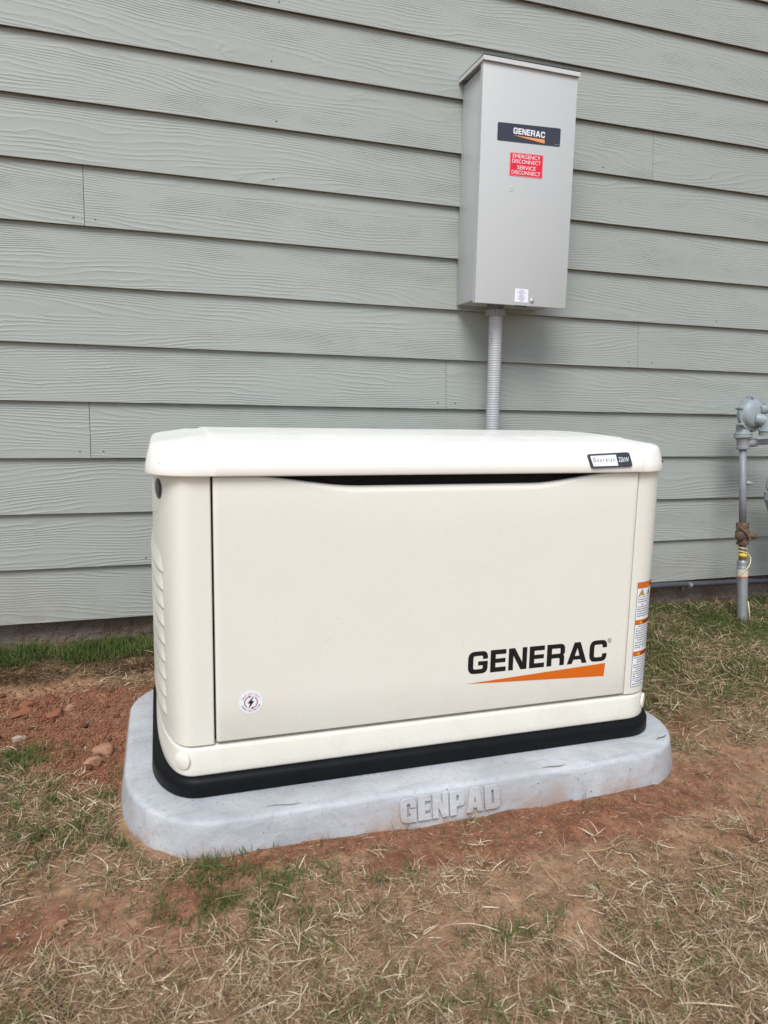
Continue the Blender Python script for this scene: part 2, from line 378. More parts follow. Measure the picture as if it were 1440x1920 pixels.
for k in range(18):
    xs = [-4.2]+sorted(joints.get(k, []))+[6.4]
    for i in range(len(xs)-1):
        a0, a1 = xs[i]+.0008, xs[i+1]-.0008; z0 = k*EXP; z1 = z0+EXP+.012; n = len(V); sl = .0140/EXP
        prof = [(.0082, z0), (.0012, z0), (.0002, z0+.0012), (.0002+sl*.0+.0, z0+.0013), (sl*(z1-z0), z1), (sl*(z1-z0)+.008, z1)]
        prof = [(.0082, z0), (.0012, z0), (0., z0+.0012), (sl*(z1-z0), z1), (sl*(z1-z0)+.006, z1)]
        for xx in (a0, a1): V += [(xx, py, pz) for py, pz in prof]
        m_ = len(prof)
        F += [(n+j, n+(j+1) % m_, n+m_+(j+1) % m_, n+m_+j) for j in range(m_)]; F += [tuple(n+j for j in range(m_)), tuple(n+m_+j for j in range(m_))[::-1]]
        seeds += [random.random()]*(2*m_)
sd_ = mkmesh('siding', V, F, siding_mat(), house)
sd_.data.materials.append(mat('lap_shadow_edge', (.055, .05, .04), .95, spec=.1))
for p_ in sd_.data.polygons:                    # underside of every board, coloured near black to deepen the lap shadow
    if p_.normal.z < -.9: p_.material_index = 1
a = sd_.data.attributes.new('board', 'FLOAT', 'POINT'); a.data.foreach_set('value', seeds)
DARK = mat('dark_void', (.012, .011, .010), .9)
MB().box(-4.2, 6.4, .0215, .03, -.002, 18*EXP).build('sheathing', mat('sheathing', (.05, .05, .045), .9), house)
FOUND = mat('foundation_concrete', (.24, .205, .175), .95, spec=.2, bump=(38, 1., .022), vary=(7, .8, (.14, .09, .06)))
mf = MB(); nxf, nzf = 260, 14; V = []; F = []
for j in range(nzf+1):
    for i in range(nxf+1):
        x = -4.2+10.6*i/nxf; z = -.3+.305*j/nzf; V.append((x, .052+.006*float(fbm(np.array(x), np.array(z), 14, 1)), z))
for j in range(nzf):
    for i in range(nxf): q = j*(nxf+1)+i; F.append((q, q+1, q+nxf+2, q+nxf+1))
mkmesh('foundation', V, F, FOUND, house, smooth=True)
NAIL = mat('nail_head', (.12, .13, .12), .5, .3); nb = MB()
for (nx_, k) in [(-.23, 7), (-.168, 7), (.39, 9), (.38, 8), (.375, 10), (-.05, 1), (.4, 11), (1.62, 9), (1.9, 5), (1.79, 5), (2.2, 6), (-.24, 3), (-.17, 3), (.98, 4), (1.05, 4)]:
    nb.lathe((nx_, .0022, k*EXP+.022), (0, -1, 0), [(0, .0028), (.0012, .0028), (.0018, .0015)], 10)
nb.build('nail_head', NAIL, house, smooth=True)

# ------------------------------------------------------------------ concrete pad
def concrete_mat():
    m = bpy.data.materials.new('pad_concrete'); m.use_nodes = True; t = m.node_tree; b = t.nodes['Principled BSDF']
    b.inputs['Roughness'].default_value = .62; b.inputs['Specular IOR Level'].default_value = .4
    tc = N(t, 'ShaderNodeTexCoord').outputs['Object']
    sp = N(t, 'ShaderNodeSeparateXYZ'); t.links.new(tc, sp.inputs[0])
    n1 = noise(t, tc, 6, 8, .62, .6); n2 = noise(t, tc, 90, 5, .6)
    c = mixc(t, rngm(t, n1, .35, .68, 0., 1.), (.345, .358, .372), (.515, .53, .545))
    c = mixc(t, rngm(t, n2, .58, .70, 0., .5), c, (.25, .25, .245))
    # scuffs drawn out along x
    mp = N(t, 'ShaderNodeMapping'); mp.inputs['Scale'].default_value = (2.2, 16, 16); mp.inputs['Rotation'].default_value = (0, 0, .25); t.links.new(tc, mp.inputs['Vector'])
    c = mixc(t, rngm(t, noise(t, mp.outputs[0], 2.2, 6, .55, 1.), .56, .68, 0., .6), c, (.33, .34, .36))
    # clay splashed onto the lower edge
    st = math_(t, 'MULTIPLY', rngm(t, sp.outputs[2], -.165, -.105, 1., 0.), rngm(t, noise(t, tc, 11, 6, .6), .42, .66, 0., .85))
    c = mixc(t, st, c, (.33, .20, .13))
    vo = N(t, 'ShaderNodeTexVoronoi'); vo.inputs['Scale'].default_value = 38; t.links.new(tc, vo.inputs['Vector'])
    pit = rngm(t, vo.outputs['Distance'], .04, .10, 1., 0.)
    pit = math_(t, 'MULTIPLY', pit, rngm(t, noise(t, tc, 17, 2), .48, .58, 0., 1.))
    c = mixc(t, math_(t, 'MULTIPLY', pit, .7), c, (.12, .10, .09)); t.links.new(c, b.inputs['Base Color'])
    bp = N(t, 'ShaderNodeBump'); bp.inputs['Strength'].default_value = .7; bp.inputs['Distance'].default_value = .0022
    t.links.new(math_(t, 'SUBTRACT', math_(t, 'ADD', n2, math_(t, 'MULTIPLY', n1, 2.)), pit), bp.inputs['Height']); t.links.new(bp.outputs[0], b.inputs['Normal'])
    return m
CONC = concrete_mat()
PX0, PX1, PY0, PY1 = -.095, 1.254, -1.148, -.362
pad = empty('concrete_pad', (.587, -.755, -.166)); tag(pad, 'grey concrete equipment pad lying on red clay under the cream generator', 'concrete pad')
xb = np.linspace(PX0+.2, PX1-.2, 26); yb = np.linspace(PY0+.285, PY1-.2, 10)
rings = []
for off, z in [(-.006, -.24), (-.006, -.166), (-.004, -.15), (.003, -.108), (.0045, -.0985), (.0062, -.0945), (.0095, -.0918), (.014, -.0905), (.022, -.090), (.16, -.090)]:
    R_ = rring(PX0, PX1, PY0, PY1, .195, off, z, 16, xb, yb, fy=.27)
    R2 = []
    for i_, (x, y, z_) in enumerate(R_):
        wob = .0016*float(vn(np.array(x), np.array(y), 9, 3)) if off < .02 else 0
        bow = .010*max(0, (x-.42))**2 if y < -.9 else 0
        R2.append((x, y+bow+wob, z_+.0012*float(vn(np.array(x), np.array(y), 6, 5))*(off < .03)))
    rings.append(R2)
v, f = loft(rings); mkmesh('pad_slab', v, f, CONC, pad, angle=50)
v, f = word('GENPAD', PADL, .461, .690, -.1475, -.0985, gap=.085, extrude=.0026, bevel=.0006)
sl = .010/.05
v = [(a_, -1.1475-.0015-max(c_, -.0018)*.85-(-.1-b_)*.16+.010*max(0, a_-.42)**2, b_) for a_, b_, c_ in v]
o = mkmesh('raised_lettering', v, f, CONC, pad, angle=35)
# scuff marks and crumbs lying on the pad
def flat_mark(pts, w_, z):
    V = []; n = len(pts)
    for i, (x, y) in enumerate(pts):
        w2 = w_*math.sin(math.pi*(i+.3)/(n-.4)); V += [(x, y-w2, z), (x, y+w2, z)]
    return V, [(2*i, 2*i+2, 2*i+3, 2*i+1) for i in range(n-1)]
SCF = mat('scuff', (.16, .11, .08), .9)
for a0, a1, w_ in [((497, 1513), (568, 1506), .0013), ((1015, 1441), (1062, 1434), .0016), ((1230, 1388), (1250, 1378), .0024)]:
    p0, p1 = G(*a0, z=-.09), G(*a1, z=-.09)
    pts = [(p0[0]+(p1[0]-p0[0])*k/7, p0[1]+(p1[1]-p0[1])*k/7+.002*math.sin(k)) for k in range(8)]
    mkmesh('scuff_mark', *flat_mark(pts, w_, -.0889), SCF, pad)

# ------------------------------------------------------------------ standby generator
CREAM = mat('cream_powder_coat', (.735, .724, .645), .36, spec=.45, bump=(900, .04, .0004), vary=(2.2, .5, (.725, .71, .63)))
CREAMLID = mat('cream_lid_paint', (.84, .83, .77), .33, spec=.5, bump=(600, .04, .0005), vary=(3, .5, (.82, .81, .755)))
BLACKP = mat('black_composite', (.004, .0045, .006), .5, spec=.16, bump=(350, .2, .0006), vary=(16, .4, (.009, .009, .009)))
BLACK = mat('black_vinyl', (.006, .006, .007), .35)
ORANGE = mat('orange_vinyl', (.62, .125, .006), .4)
WHITE = mat('white_vinyl', (.78, .79, .82), .35)
gen = empty('standby_generator', (.58, -.73, -.09)); tag(gen, 'cream standby generator with black base standing on the grey concrete pad', 'generator')
BX0, BX1, BY0, BY1, BR, BRL = -.018, 1.181, -1.033, -.425, .08, .40
def side_x(y):                                   # x of the left side at depth y
    t_ = max(0.0, (BY0+BRL-y)/BRL); return BX0+BR-BR*max(0, 1-t_**2.8)**(1/2.8)
for m_c, amt in ((CREAM, .10), (CREAMLID, .06)):
    t = m_c.node_tree; b = t.nodes['Principled BSDF']; tc = t.nodes.new('ShaderNodeTexCoord').outputs['Object']
    t.links.new(rngm(t, noise(t, tc, 5, 6, .65, .8), .35, .7, .25, .38), b.inputs['Roughness'])
    sp = N(t, 'ShaderNodeSeparateXYZ'); t.links.new(tc, sp.inputs[0])
    src = b.inputs['Base Color'].links[0].from_socket
    dz = rngm(t, sp.outputs[2], -.05, .12, 1., .12)
    dust = math_(t, 'MULTIPLY', dz, rngm(t, noise(t, tc, 9, 7, .7, .5), .42, .75, 0., amt*3.2))
    sp2 = rngm(t, noise(t, tc, 260, 2, .5), .748, .765, 0., .7)
    c = mixc(t, dust, src, (.50, .40, .29)); c = mixc(t, sp2, c, (.30, .24, .18)); t.links.new(c, b.inputs['Base Color'])
# black base
xb = np.linspace(.1, 1.08, 6)
rings = [rring(-.032, 1.197, -1.05, -.41, .098, off, z, 14, xb, fy=.165) for off, z in
         [(.003, -.0895), (0, -.086), (.001, -.060), (.004, -.0535), (.010, -.0495), (.018, -.048), (.05, -.047)]]
v, f = loft(rings); mkmesh('base', v, f, BLACKP, gen, angle=60)
# cream skirt
rings = [rring(-.021, 1.182, -1.0365, -.422, .084, off, z, 14, xb, fy=.40, fx=2.8) for off, z in
         [(.004, -.0485), (.0005, -.0465), (-.0005, -.043), (-.0005, -.03), (.0015, -.012), (.003, .004), (.004, .0085), (.007, .0115), (.013, .0128), (.04, .013)]]
v, f = loft(rings); mkmesh('skirt', v, f, CREAM, gen, angle=60)
# body shell with the recess for the door
DX0, DX1 = .0985, 1.0825
def body_ring(z, off=0.0):
    P = []
    def arc(cx, cy, a0, r=BR-off, ry=None):
        for k in range(13): a = a0+math.pi/2*k/12; P.append((cx+r*math.cos(a), cy+(ry or r)*math.sin(a), z))
    for k in range(29):
        a = math.pi/2*k/28; P.append((BX0+BR-(BR-off)*math.cos(a)**(2/2.8), BY0+BRL-(BRL-off)*math.sin(a)**(2/2.8), z))
    P.append((DX0-.0065, BY0+off, z)); P.append((DX0-.0045, BY0+off+.002, z)); P.append((DX0-.0045, -.995, z))
    P.append((DX1+.0035, -.995, z)); P.append((DX1+.0035, BY0+off+.002, z)); P.append((DX1+.0055, BY0+off, z))
    arc(BX1-BR, BY0+BR, 1.5*math.pi); arc(BX1-BR, BY1-BR, 0); arc(BX0+BR, BY1-BR, math.pi/2)
    return P
v, f = loft([body_ring(.0155, .003), body_ring(.0175, 0), body_ring(.60, 0)]); mkmesh('body', v, f, CREAM, gen, angle=35)
MB().box(DX0-.004, DX1+.003, -1.0, -.9955, .0135, .6).build('door_gap_shade', DARK, gen)  # near-black sheet standing in for the shade behind the door gaps
# front door with its dipped top edge and rolled lip
def topz(x):
    s_ = float(smooth(.165, .40, x)*(1-smooth(.80, 1.015, x))); return .5705-.0225*s_, s_
cols = [(DX0, .004), (DX0+.0012, .0015), (DX0+.004, 0)]+[(x, 0) for x in np.linspace(DX0+.012, DX1-.012, 64)]+[(DX1-.004, 0), (DX1-.0012, .0015), (DX1, .004)]
V = []; YF = -1.0365
for x, ins in cols:
    tz, s_ = topz(x); lr = .004+.011*s_; yf = YF+ins; zb = .0215
    pr = [(-1.002, zb), (yf+.004, zb), (yf+.0012, zb+.0008), (yf, zb+.004)]
    pr += [(yf, zb+.004+(tz-lr-zb-.004)*k/6) for k in range(1, 7)]
    pr += [(yf+lr-lr*math.cos(math.radians(a_)), tz-lr+lr*math.sin(math.radians(a_))) for a_ in (15, 30, 45, 60, 75, 90)]
    pr += [(yf+lr+.006, tz-.0005), (-1.002, tz-.006)]
    V += [(x, min(a_, -1.0), b_) for a_, b_ in pr]
m_ = len(pr); F = [(i*m_+j, (i+1)*m_+j, (i+1)*m_+(j+1) % m_, i*m_+(j+1) % m_) for i in range(len(cols)-1) for j in range(m_)]
F += [tuple(range(m_)), tuple((len(cols)-1)*m_+j for j in range(m_))]
door = mkmesh('front_door', V, F, CREAM, gen, angle=50)
# lid
LX0, LX1, LY0, LY1, LR = -.028, 1.185, -1.05, -.405, .095
xb = [.09, .096, .099, .102, .105, .111, .15, .3, .45, .6, .75, .9, 1.05, 1.075, 1.081, 1.084, 1.087, 1.0905]
def boss(x): return float(smooth(.096, .105, x)*(1-smooth(1.078, 1.087, x)))
yb = np.linspace(LY0+LR+.03, LY1-LR-.03, 6)
prof = [(.030, .600), (.016, .590), (.010, .5735), (.004, .5715), (.001, .5735), (0, .578), (.001, .590), (.004, .605), (.0075, .618), (.0105, .6265), (.0145, .6315), (.021, .6345), (.032, .637), (.06, .641), (.08, .6445), (.0945, .647)]
rings = []
for i, (off, z) in enumerate(prof):
    R_ = rring(LX0, LX1, LY0, LY1, LR, off, z, 14, xb, yb); R2 = []
    g = min(1, max(0, (i-3)/3)) if i > 3 else 0
    for (x, y, z_) in R_:
        bb = boss(x)*g; kk = min(1, max(0, (z-.60)/.03)); R2.append((x, y+(-.0025*bb*(1-kk) if y < -.73 else .0025*bb*(1-kk)), z_+.0035*bb*kk))
    rings.append(R2)
nr = len(rings[0]); v, f = loft(rings, close_top=False, close_bottom=False)
o0 = (len(rings)-1)*nr; nc1 = 15; nb_ = len(xb)
fr0 = nc1; bk0 = nc1+nb_+nc1+len(yb)+nc1         # first front break, first back break (back runs right to left)
front = [fr0-1]+[fr0+i for i in range(nb_)]+[fr0+nb_]
back = [bk0+nb_]+[bk0+nb_-1-i for i in range(nb_)]+[bk0-1]
# crowned middle of the lid: long strips from front to back with a raised spine
cr = []
for i in range(len(front)):
    A = rings[-1][front[i]]; B = rings[-1][back[i]]; row = []
    for k in range(1, 6):
        tt = k/6; v.append((A[0], A[1]+(B[1]-A[1])*tt, A[2]+.006*math.sin(math.pi*tt)*min(1, (len(front)-1-i)*i/20+.0))); row.append(len(v)-1)
    cr.append([o0+front[i]]+row+[o0+back[i]])
for i in range(len(cr)-1):
    for k in range(6): f.append((cr[i][k], cr[i+1][k], cr[i+1][k+1], cr[i][k+1]))
Lend = [o0+j for j in range(front[0], -1, -1)]+[o0+j for j in range(nr-1, back[0]-1, -1)]+cr[0][1:-1][::-1]
Rend = [o0+j for j in range(front[-1], back[-1]+1)]+cr[-1][1:-1][::-1]
f.append(tuple(Lend)); f.append(tuple(Rend))
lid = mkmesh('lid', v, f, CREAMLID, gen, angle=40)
MB().box(-.0, 1.16, -1.02, -.43, .592, .597).build('lid_gap_shade', DARK, lid)  # dark sheet added to give the gap under the lid its shade
# side louvres
lv = MB()
for i in range(9):
    zb = .367-.0385*i; ys = [-.957, -.953, -.946, -.934, -.915]+list(np.linspace(-.89, -.52, 8)); V = []
    for j, y in enumerate(ys):
        s_ = [0, .35, .65, .88, .97][j] if j < 5 else 1.0
        if j == len(ys)-1: s_ = 0
        xx = side_x(y); zt = zb+.006+.036*s_
        for o_, k_ in [(0, 1), (.0016, .75), (.0042, .35), (.0056, .14), (.0050, .04), (0, 0)]:
            V.append((xx-o_*s_-.0002, y, zb+(zt-zb)*k_))
    n = 6; F = [(j*n+k, j*n+k+1, (j+1)*n+k+1, (j+1)*n+k) for j in range(len(ys)-1) for k in range(n-1)]
    lv.add(V, F)
lv.build('side_louvres', CREAM, gen, smooth=True)
# lock slot on the left, high up
def corner_pt(side, th, z, off=0.0, r=BR):      # th: 0 = facing the front, 90 = facing the side
    t_ = math.radians(th); s_ = -1 if side == 'L' else 1
    cx = BX0+BR if side == 'L' else BX1-BR
    if side == 'L':
        y = th; e_ = 1e-3; dx = (side_x(y+e_)-side_x(y-e_))/(2*e_); nv = Vector((-1, dx, 0)).normalized()      # th is the depth y here
        return Vector((side_x(y), y, z))+nv*off, nv
    return Vector((cx+s_*(r+off)*math.sin(t_), BY0+BR-(r+off)*math.cos(t_), z)), Vector((s_*math.sin(t_), -math.cos(t_), 0))
def slab_on(outline, c, nrm, th, name, material, parent, **k):
    up = Vector((0, 0, 1)); rt = up.cross(nrm).normalized()*-1 if False else nrm.cross(up).normalized()*-1
    n = len(outline); V = [c+rt*a_+up*b_+nrm*d for d, sc in ((-.002, 1), (th*.7, 1), (th, .93)) for a_, b_ in [(q[0]*sc, q[1]*sc) for q in outline]]
    F = [(i*n+j, i*n+(j+1) % n, (i+1)*n+(j+1) % n, (i+1)*n+j) for i in range(2) for j in range(n)]+[tuple(2*n+j for j in range(n)), tuple(range(n))[::-1]]
    return mkmesh(name, V, F, material, parent, **k)
def stadium(w_, h_, n=8):
    r = w_/2; return [(r*math.cos(a), h_/2-r+r*math.sin(a)) for a in np.linspace(0, math.pi, n)]+[(r*math.cos(a), -h_/2+r+r*math.sin(a)) for a in np.linspace(math.pi, 2*math.pi, n)]
def oval(w_, h_, n=28): return [(w_/2*math.cos(a), h_/2*math.sin(a)) for a in np.linspace(0, 2*math.pi, n+1)[:-1]]
c, n_ = corner_pt('L', -.934, .538)
lk = slab_on(oval(.060, .042), c, n_, .0016, 'lock_bezel', mat('lock_grey', (.035, .035, .037), .4), gen, angle=40)
slab_on([(a_, b_+.002) for a_, b_ in oval(.052, .035)], c+n_*.0016, n_, .0014, 'lock_slot', BLACK, lk, angle=40)
# round covers on the skirt corners
circ = [(.0185*math.cos(a), .0185*math.sin(a)) for a in np.linspace(0, 2*math.pi, 33)[:-1]]
CAPM = mat('cream_plastic_cap', (.77, .745, .65), .45)
c, n_ = corner_pt('L', -1.0235, -.014, .003); slab_on(circ, c, n_, .0035, 'bolt_cover', CAPM, gen, angle=40)
c, n_ = corner_pt('R', 44, -.014, .002); slab_on(circ, c, n_, .0035, 'bolt_cover', CAPM, gen, angle=40)
# lettering on the door
YD = YF-.0006
v, f = word('GENERAC', LET, .657, 1.024, .1125, .1655, gap=.135); mkmesh('brand_lettering', on_front(YD)(v), f, BLACK, gen)
v, f = poly_mesh([[(.6545, .0905), (1.0195, .0735), (1.022, .1065)]]); mkmesh('orange_wedge', on_front(YD)(v), f, ORANGE, gen)
rg = MB(); th = np.linspace(0, 2*math.pi, 25)[:-1]
v, f = poly_mesh([[(1.0345+.0055*math.cos(a), .1625+.0055*math.sin(a)) for a in th], [(1.0345+.0046*math.cos(a), .1625+.0046*math.sin(a)) for a in th]]); rg.add(on_front(YD)(v), f)
v, f = text_mesh('R', 1.0323, 1.0367, .1597, .1653); rg.add(on_front(YD)(v), f); rg.v = [(x-.0045, y, z) for x, y, z in rg.v]; rg.build('registered_mark', BLACK, gen)
# round sticker
cx, cz = .1685, .1015
st = MB(); v, f = poly_mesh([[(cx+.0245*math.cos(a), cz+.0245*math.sin(a)) for a in np.linspace(0, 2*math.pi, 49)[:-1]]], extrude=.0003)
stk = mkmesh('round_sticker', on_front(YD+.0002)(v), f, WHITE, gen)
def arc_band(c, r0, r1, a0, a1, n=20):
    A = [math.radians(a0+(a1-a0)*k/n) for k in range(n+1)]
    return [(c[0]+r1*math.cos(a), c[1]+r1*math.sin(a)) for a in A]+[(c[0]+r0*math.cos(a), c[1]+r0*math.sin(a)) for a in reversed(A)]
RED_ = mat('brick_red_print', (.33, .055, .05), .5); mk = MB()
for a0, a1, sgn in ((232, 108, -1), (52, -72, -1)):
    v, f = poly_mesh([arc_band((cx, cz), .0121, .0139, a0, a1)]); mk.add(on_front(YD-.0006)(v), f)
    a = math.radians(a1); ct = Vector((cx+.013*math.cos(a), cz+.013*math.sin(a))); tg = Vector((math.sin(a), -math.cos(a))); rd = Vector((math.cos(a), math.sin(a)))
    v, f = poly_mesh([[tuple(ct+rd*.0032), tuple(ct-rd*.0032), tuple(ct+tg*.0045)]]); mk.add(on_front(YD-.0006)(v), f)
mk.build('red_arrows', RED_, stk)
bolt = [(.006, .0145), (-.007, -.002), (-.0015, -.002), (-.0055, -.0145), (.0065, .0025), (.001, .0025)]
v, f = poly_mesh([[(cx+a_, cz+b_) for a_, b_ in bolt]]); mkmesh('bolt_symbol', on_front(YD-.0008)(v), f, BLACK, stk)
def ring_text(s, r, a_mid, span, hgt_, flip):
    mb = MB(); n = len(s)
    for i, ch in enumerate(s):
        if ch == ' ': continue
        a = math.radians(a_mid+(span/2-span*i/(n-1))*(1 if not flip else -1)); wd = .0018
        v, f = text_mesh(ch, -wd/2 if ch != 'I' else -.0003, wd/2 if ch != 'I' else .0003, 0, hgt_, bold=.01)
        c_, s__ = math.cos(a), math.sin(a)
        out_ = []
        for (u, q, _) in v:
            rr = r+q if not flip else r+hgt_-q; tt = u if not flip else u
            tx, tz = (s__, -c_) if not flip else (-s__, c_)
            out_.append((cx+c_*rr+tx*tt, cz+s__*rr+tz*tt, 0))
        mb.add(on_front(YD-.0006)(out_), f)
    return mb
ring_text('SMART GRID READY', .0172, 90, 128, .0028, False).build('ring_lettering', RED_, stk)
ring_text('GENERAC GRID SERVICES', .0172, 270, 138, .0028, True).build('ring_lettering', BLACK, stk)
# badge on the lid (it lies on the sloping front face)
def lid_face_y(z): return LY0-.0025+.0015*max(0, (z-.578)/.012) if z < .59 else LY0-.001+(z-.59)/.027*.0095
def on_lid(v, d): return [(a_, -1.0535+ (b_-.584)*.27-d-c_, b_) for a_, b_, c_ in v]
BG = [(.929, .6135, .006), (.938, .5830, .006), (1.048, .5865, .006), (1.0415, .6185, .006)]
def badge_poly(k):                              # frame, slightly bowed
    cxm, czm = .989, .6005; pts = rpoly([(cxm+(x-cxm)*k[0], czm+(z-czm)*k[1], r) for x, z, r in BG], 4); return pts
v, f = poly_mesh([badge_poly((1, 1))], extrude=.0012, bevel=.0006)
DKG = mat('badge_charcoal', (.035, .04, .05), .35)
bdg = mkmesh('name_badge', on_lid(v, .001), f, DKG, gen, angle=40)
v, f = poly_mesh([[(.9355, .6105), (.9425, .5872), (1.0085, .5885), (1.0045, .6135)]]); mkmesh('badge_face', on_lid(v, .0032), f, WHITE, bdg)
v, f = text_mesh('Guardian', .943, 1.0005, .5975, .6062, space=1.6); mkmesh('badge_lettering', on_lid(v, .0036), f, BLACK, bdg)
v, f = text_mesh('22kW', 1.0105, 1.0385, .5970, .6080, bold=.006, space=.95); mkmesh('badge_lettering', on_lid(v, .0036), f, WHITE, bdg)
# tall warning sticker wrapped round the right corner (u = metres along the surface from the front edge)
def wrap(v, d):
    o = []
    for (u, z, _) in v:
        t_ = math.degrees((u+.0)/BR)
        p_, _n = corner_pt('R', t_, z, d); o.append(tuple(p_))
    return o
def wrap_quad(u0, u1, z0, z1, n=14):
    V = []; 
    for i in range(n+1): u = u0+(u1-u0)*i/n; V += [(u, z0, 0), (u, z1, 0)]
    return V, [(2*i, 2*i+2, 2*i+3, 2*i+1) for i in range(n)]
v, f = wrap_quad(.001, .118, .034, .302, 24); wst = mkmesh('warning_sticker', wrap(v, .0004), f, WHITE, gen, smooth=True)
bl = MB(); YEL = mat('hazard_yellow', (.72, .50, .04), .5); GPR = mat('grey_print', (.10, .11, .13), .6)
for z0, z1 in ((.287, .3005), (.195, .2065), (.1145, .126)):
    v, f = wrap_quad(.0025, .1165, z0, z1); mkmesh('heading_bar', wrap(v, .0007), f, ORANGE, wst, smooth=True)
    v, f = wrap_quad(.0025, .1165, z0-.0008, z0-.0001); bl.add(wrap(v, .0008), f)
for z0, z1 in ((.0345, .0355), (.0505, .0512), (.2635, .2643), (.301, .3017)):
    v, f = wrap_quad(.001, .118, z0, z1); bl.add(wrap(v, .0008), f)
v, f = wrap_quad(.001, .0020, .0345, .3015, 1); bl.add(wrap(v, .0008), f)
for u0 in (.006, .036, .066):
    tri = [(u0, .2665), (u0+.022, .2665), (u0+.011, .2845)]; ti = [(u0+.0025, .268), (u0+.0195, .268), (u0+.011, .2815)]
    v, f = poly_mesh([tri]); bl.add(wrap(v, .0009), f); v, f = poly_mesh([ti]); mkmesh('warning_triangle', wrap(v, .0012), f, YEL, wst)
    v, f = poly_mesh([[(u0+.0095, .2695), (u0+.0125, .2695), (u0+.0105, .2725), (u0+.0135, .2735), (u0+.0105, .278), (u0+.0090, .2735)]]); bl.add(wrap(v, .0015), f)
for s_, u0, z0 in (('WARNING', .045, .2895), ('ADVERTENCIA', .026, .197), ('AVERTISSEMENT', .026, .1165)):
    v, f = text_mesh(s_, u0, u0+.0065*len(s_), z0, z0+.0075, bold=.02); bl.add(wrap(v, .0012), f)
    for u_ in (u0-.011,):
        v, f = poly_mesh([[(u_, z0), (u_+.009, z0), (u_+.0045, z0+.0075)]]); mkmesh('alert_triangle', wrap(v, .0012), f, YEL, wst)
R0 = random.Random(3)
for zt, zb in ((.2595, .2105), (.1915, .130), (.111, .0535), (.0485, .037)):
    z = zt; gr = MB()
    while z > zb+.002:
        u = .0055
        while u < .112:
            l_ = R0.uniform(.003, .011)
            if R0.random() < .93: v, f = wrap_quad(u, min(u+l_, .114), z-.0026, z-.0006, 2); gr.add(wrap(v, .0008), f)
            u += l_+.0016
        z -= .0058 if R0.random() < .85 else .0068
    gr.build('small_print', GPR, wst)
bl.build('black_print', BLACK, wst)

# ------------------------------------------------------------------ transfer switch box on the wall
GREYP = mat('light_grey_enamel', (.50, .515, .51), .38, spec=.5, bump=(700, .05, .0005), vary=(3, .4, (.48, .495, .49)))
bxo = empty('switch_box', (1.2, 0, 1.45)); tag(bxo, 'light grey steel switch box screwed to the siding above the generator', 'electrical box')
MB().box(1.042, 1.366, -.176, .004, 1.083, 1.822, .0015).build('enclosure', GREYP, bxo, angle=30)
# cover: shallow tray with returned edges
cv = MB(); cv.box(1.0275, 1.3755, -.190, -.180, 1.068, 1.826, .0016)
cv.box(1.0275, 1.0300, -.1815, -.170, 1.070, 1.822); cv.box(1.3725, 1.3750, -.1815, -.170, 1.070, 1.822)
cover = cv.build('cover', GREYP, bxo, angle=30)
# hood: sloping rain cap with folded rim
hd = MB()
def wedge(x0, x1, y0, y1, zf, zb, t_):
    hd.add([(x0, y0, zf), (x1, y0, zf), (x1, y1, zb), (x0, y1, zb), (x0, y0, zf-t_), (x1, y0, zf-t_), (x1, y1, zb-t_), (x0, y1, zb-t_)],
           [(0, 1, 2, 3), (4, 7, 6, 5), (0, 4, 5, 1), (1, 5, 6, 2), (2, 6, 7, 3), (3, 7, 4, 0)])
wedge(1.0235, 1.3795, -.1975, .004, 1.8385, 1.8455, .003)
wedge(1.0235, 1.3795, -.1975, -.1960, 1.8384, 1.8385, .0165)
wedge(1.0235, 1.025, -.1960, .002, 1.8384, 1.8452, .0165)
wedge(1.378, 1.3795, -.1960, .002, 1.8384, 1.8452, .0165)
hd.build('rain_hood', mat('hood_enamel', (.56, .57, .565), .36, spec=.5), bxo)
YB = -.1906
lb = MB(); v, f = poly_mesh([rpoly([(1.0855, 1.5880, .006), (1.3195, 1.5955, .006), (1.3195, 1.6535, .006), (1.0855, 1.6440, .006)])], extrude=.0003)
lab = mkmesh('brand_label', on_front(YB)(v), f, mat('label_navy_grey', (.033, .037, .055), .42), cover)
v, f = word('GENERAC', LET, 1.143, 1.2605, 1.6155, 1.6345, gap=.135); mkmesh('label_lettering', on_front(YB-.0008)(v), f, WHITE, lab)
v, f = poly_mesh([[(1.143, 1.6105), (1.2600, 1.5985), (1.2600, 1.6108)]]); mkmesh('orange_wedge', on_front(YB-.0008)(v), f, mat('pale_orange', (.80, .30, .11), .4), lab)
g_ = MB()
for i in range(7): v, f = poly_mesh([[(1.298+.0027*i, 1.5995), (1.2998+.0027*i, 1.5995), (1.2998+.0027*i, 1.6020), (1.298+.0027*i, 1.6020)]]); g_.add(on_front(YB-.0008)(v), f)
g_.build('label_small_print', mat('dim_grey', (.25, .26, .28), .6), lab)
v, f = poly_mesh([[(1.1345, 1.4835), (1.2585, 1.4865), (1.2585, 1.5615), (1.1345, 1.5570)]], extrude=.0003)
wl = mkmesh('disconnect_sticker', on_front(YB)(v), f, mat('sticker_pink_edge', (.75, .23, .27), .45), cover)
v, f = poly_mesh([[(1.1370, 1.4862), (1.2560, 1.4892), (1.2560, 1.5590), (1.1370, 1.5545)]]); mkmesh('red_field', on_front(YB-.0006)(v), f, mat('sticker_red', (.70, .010, .035), .45), wl)
tx = MB()
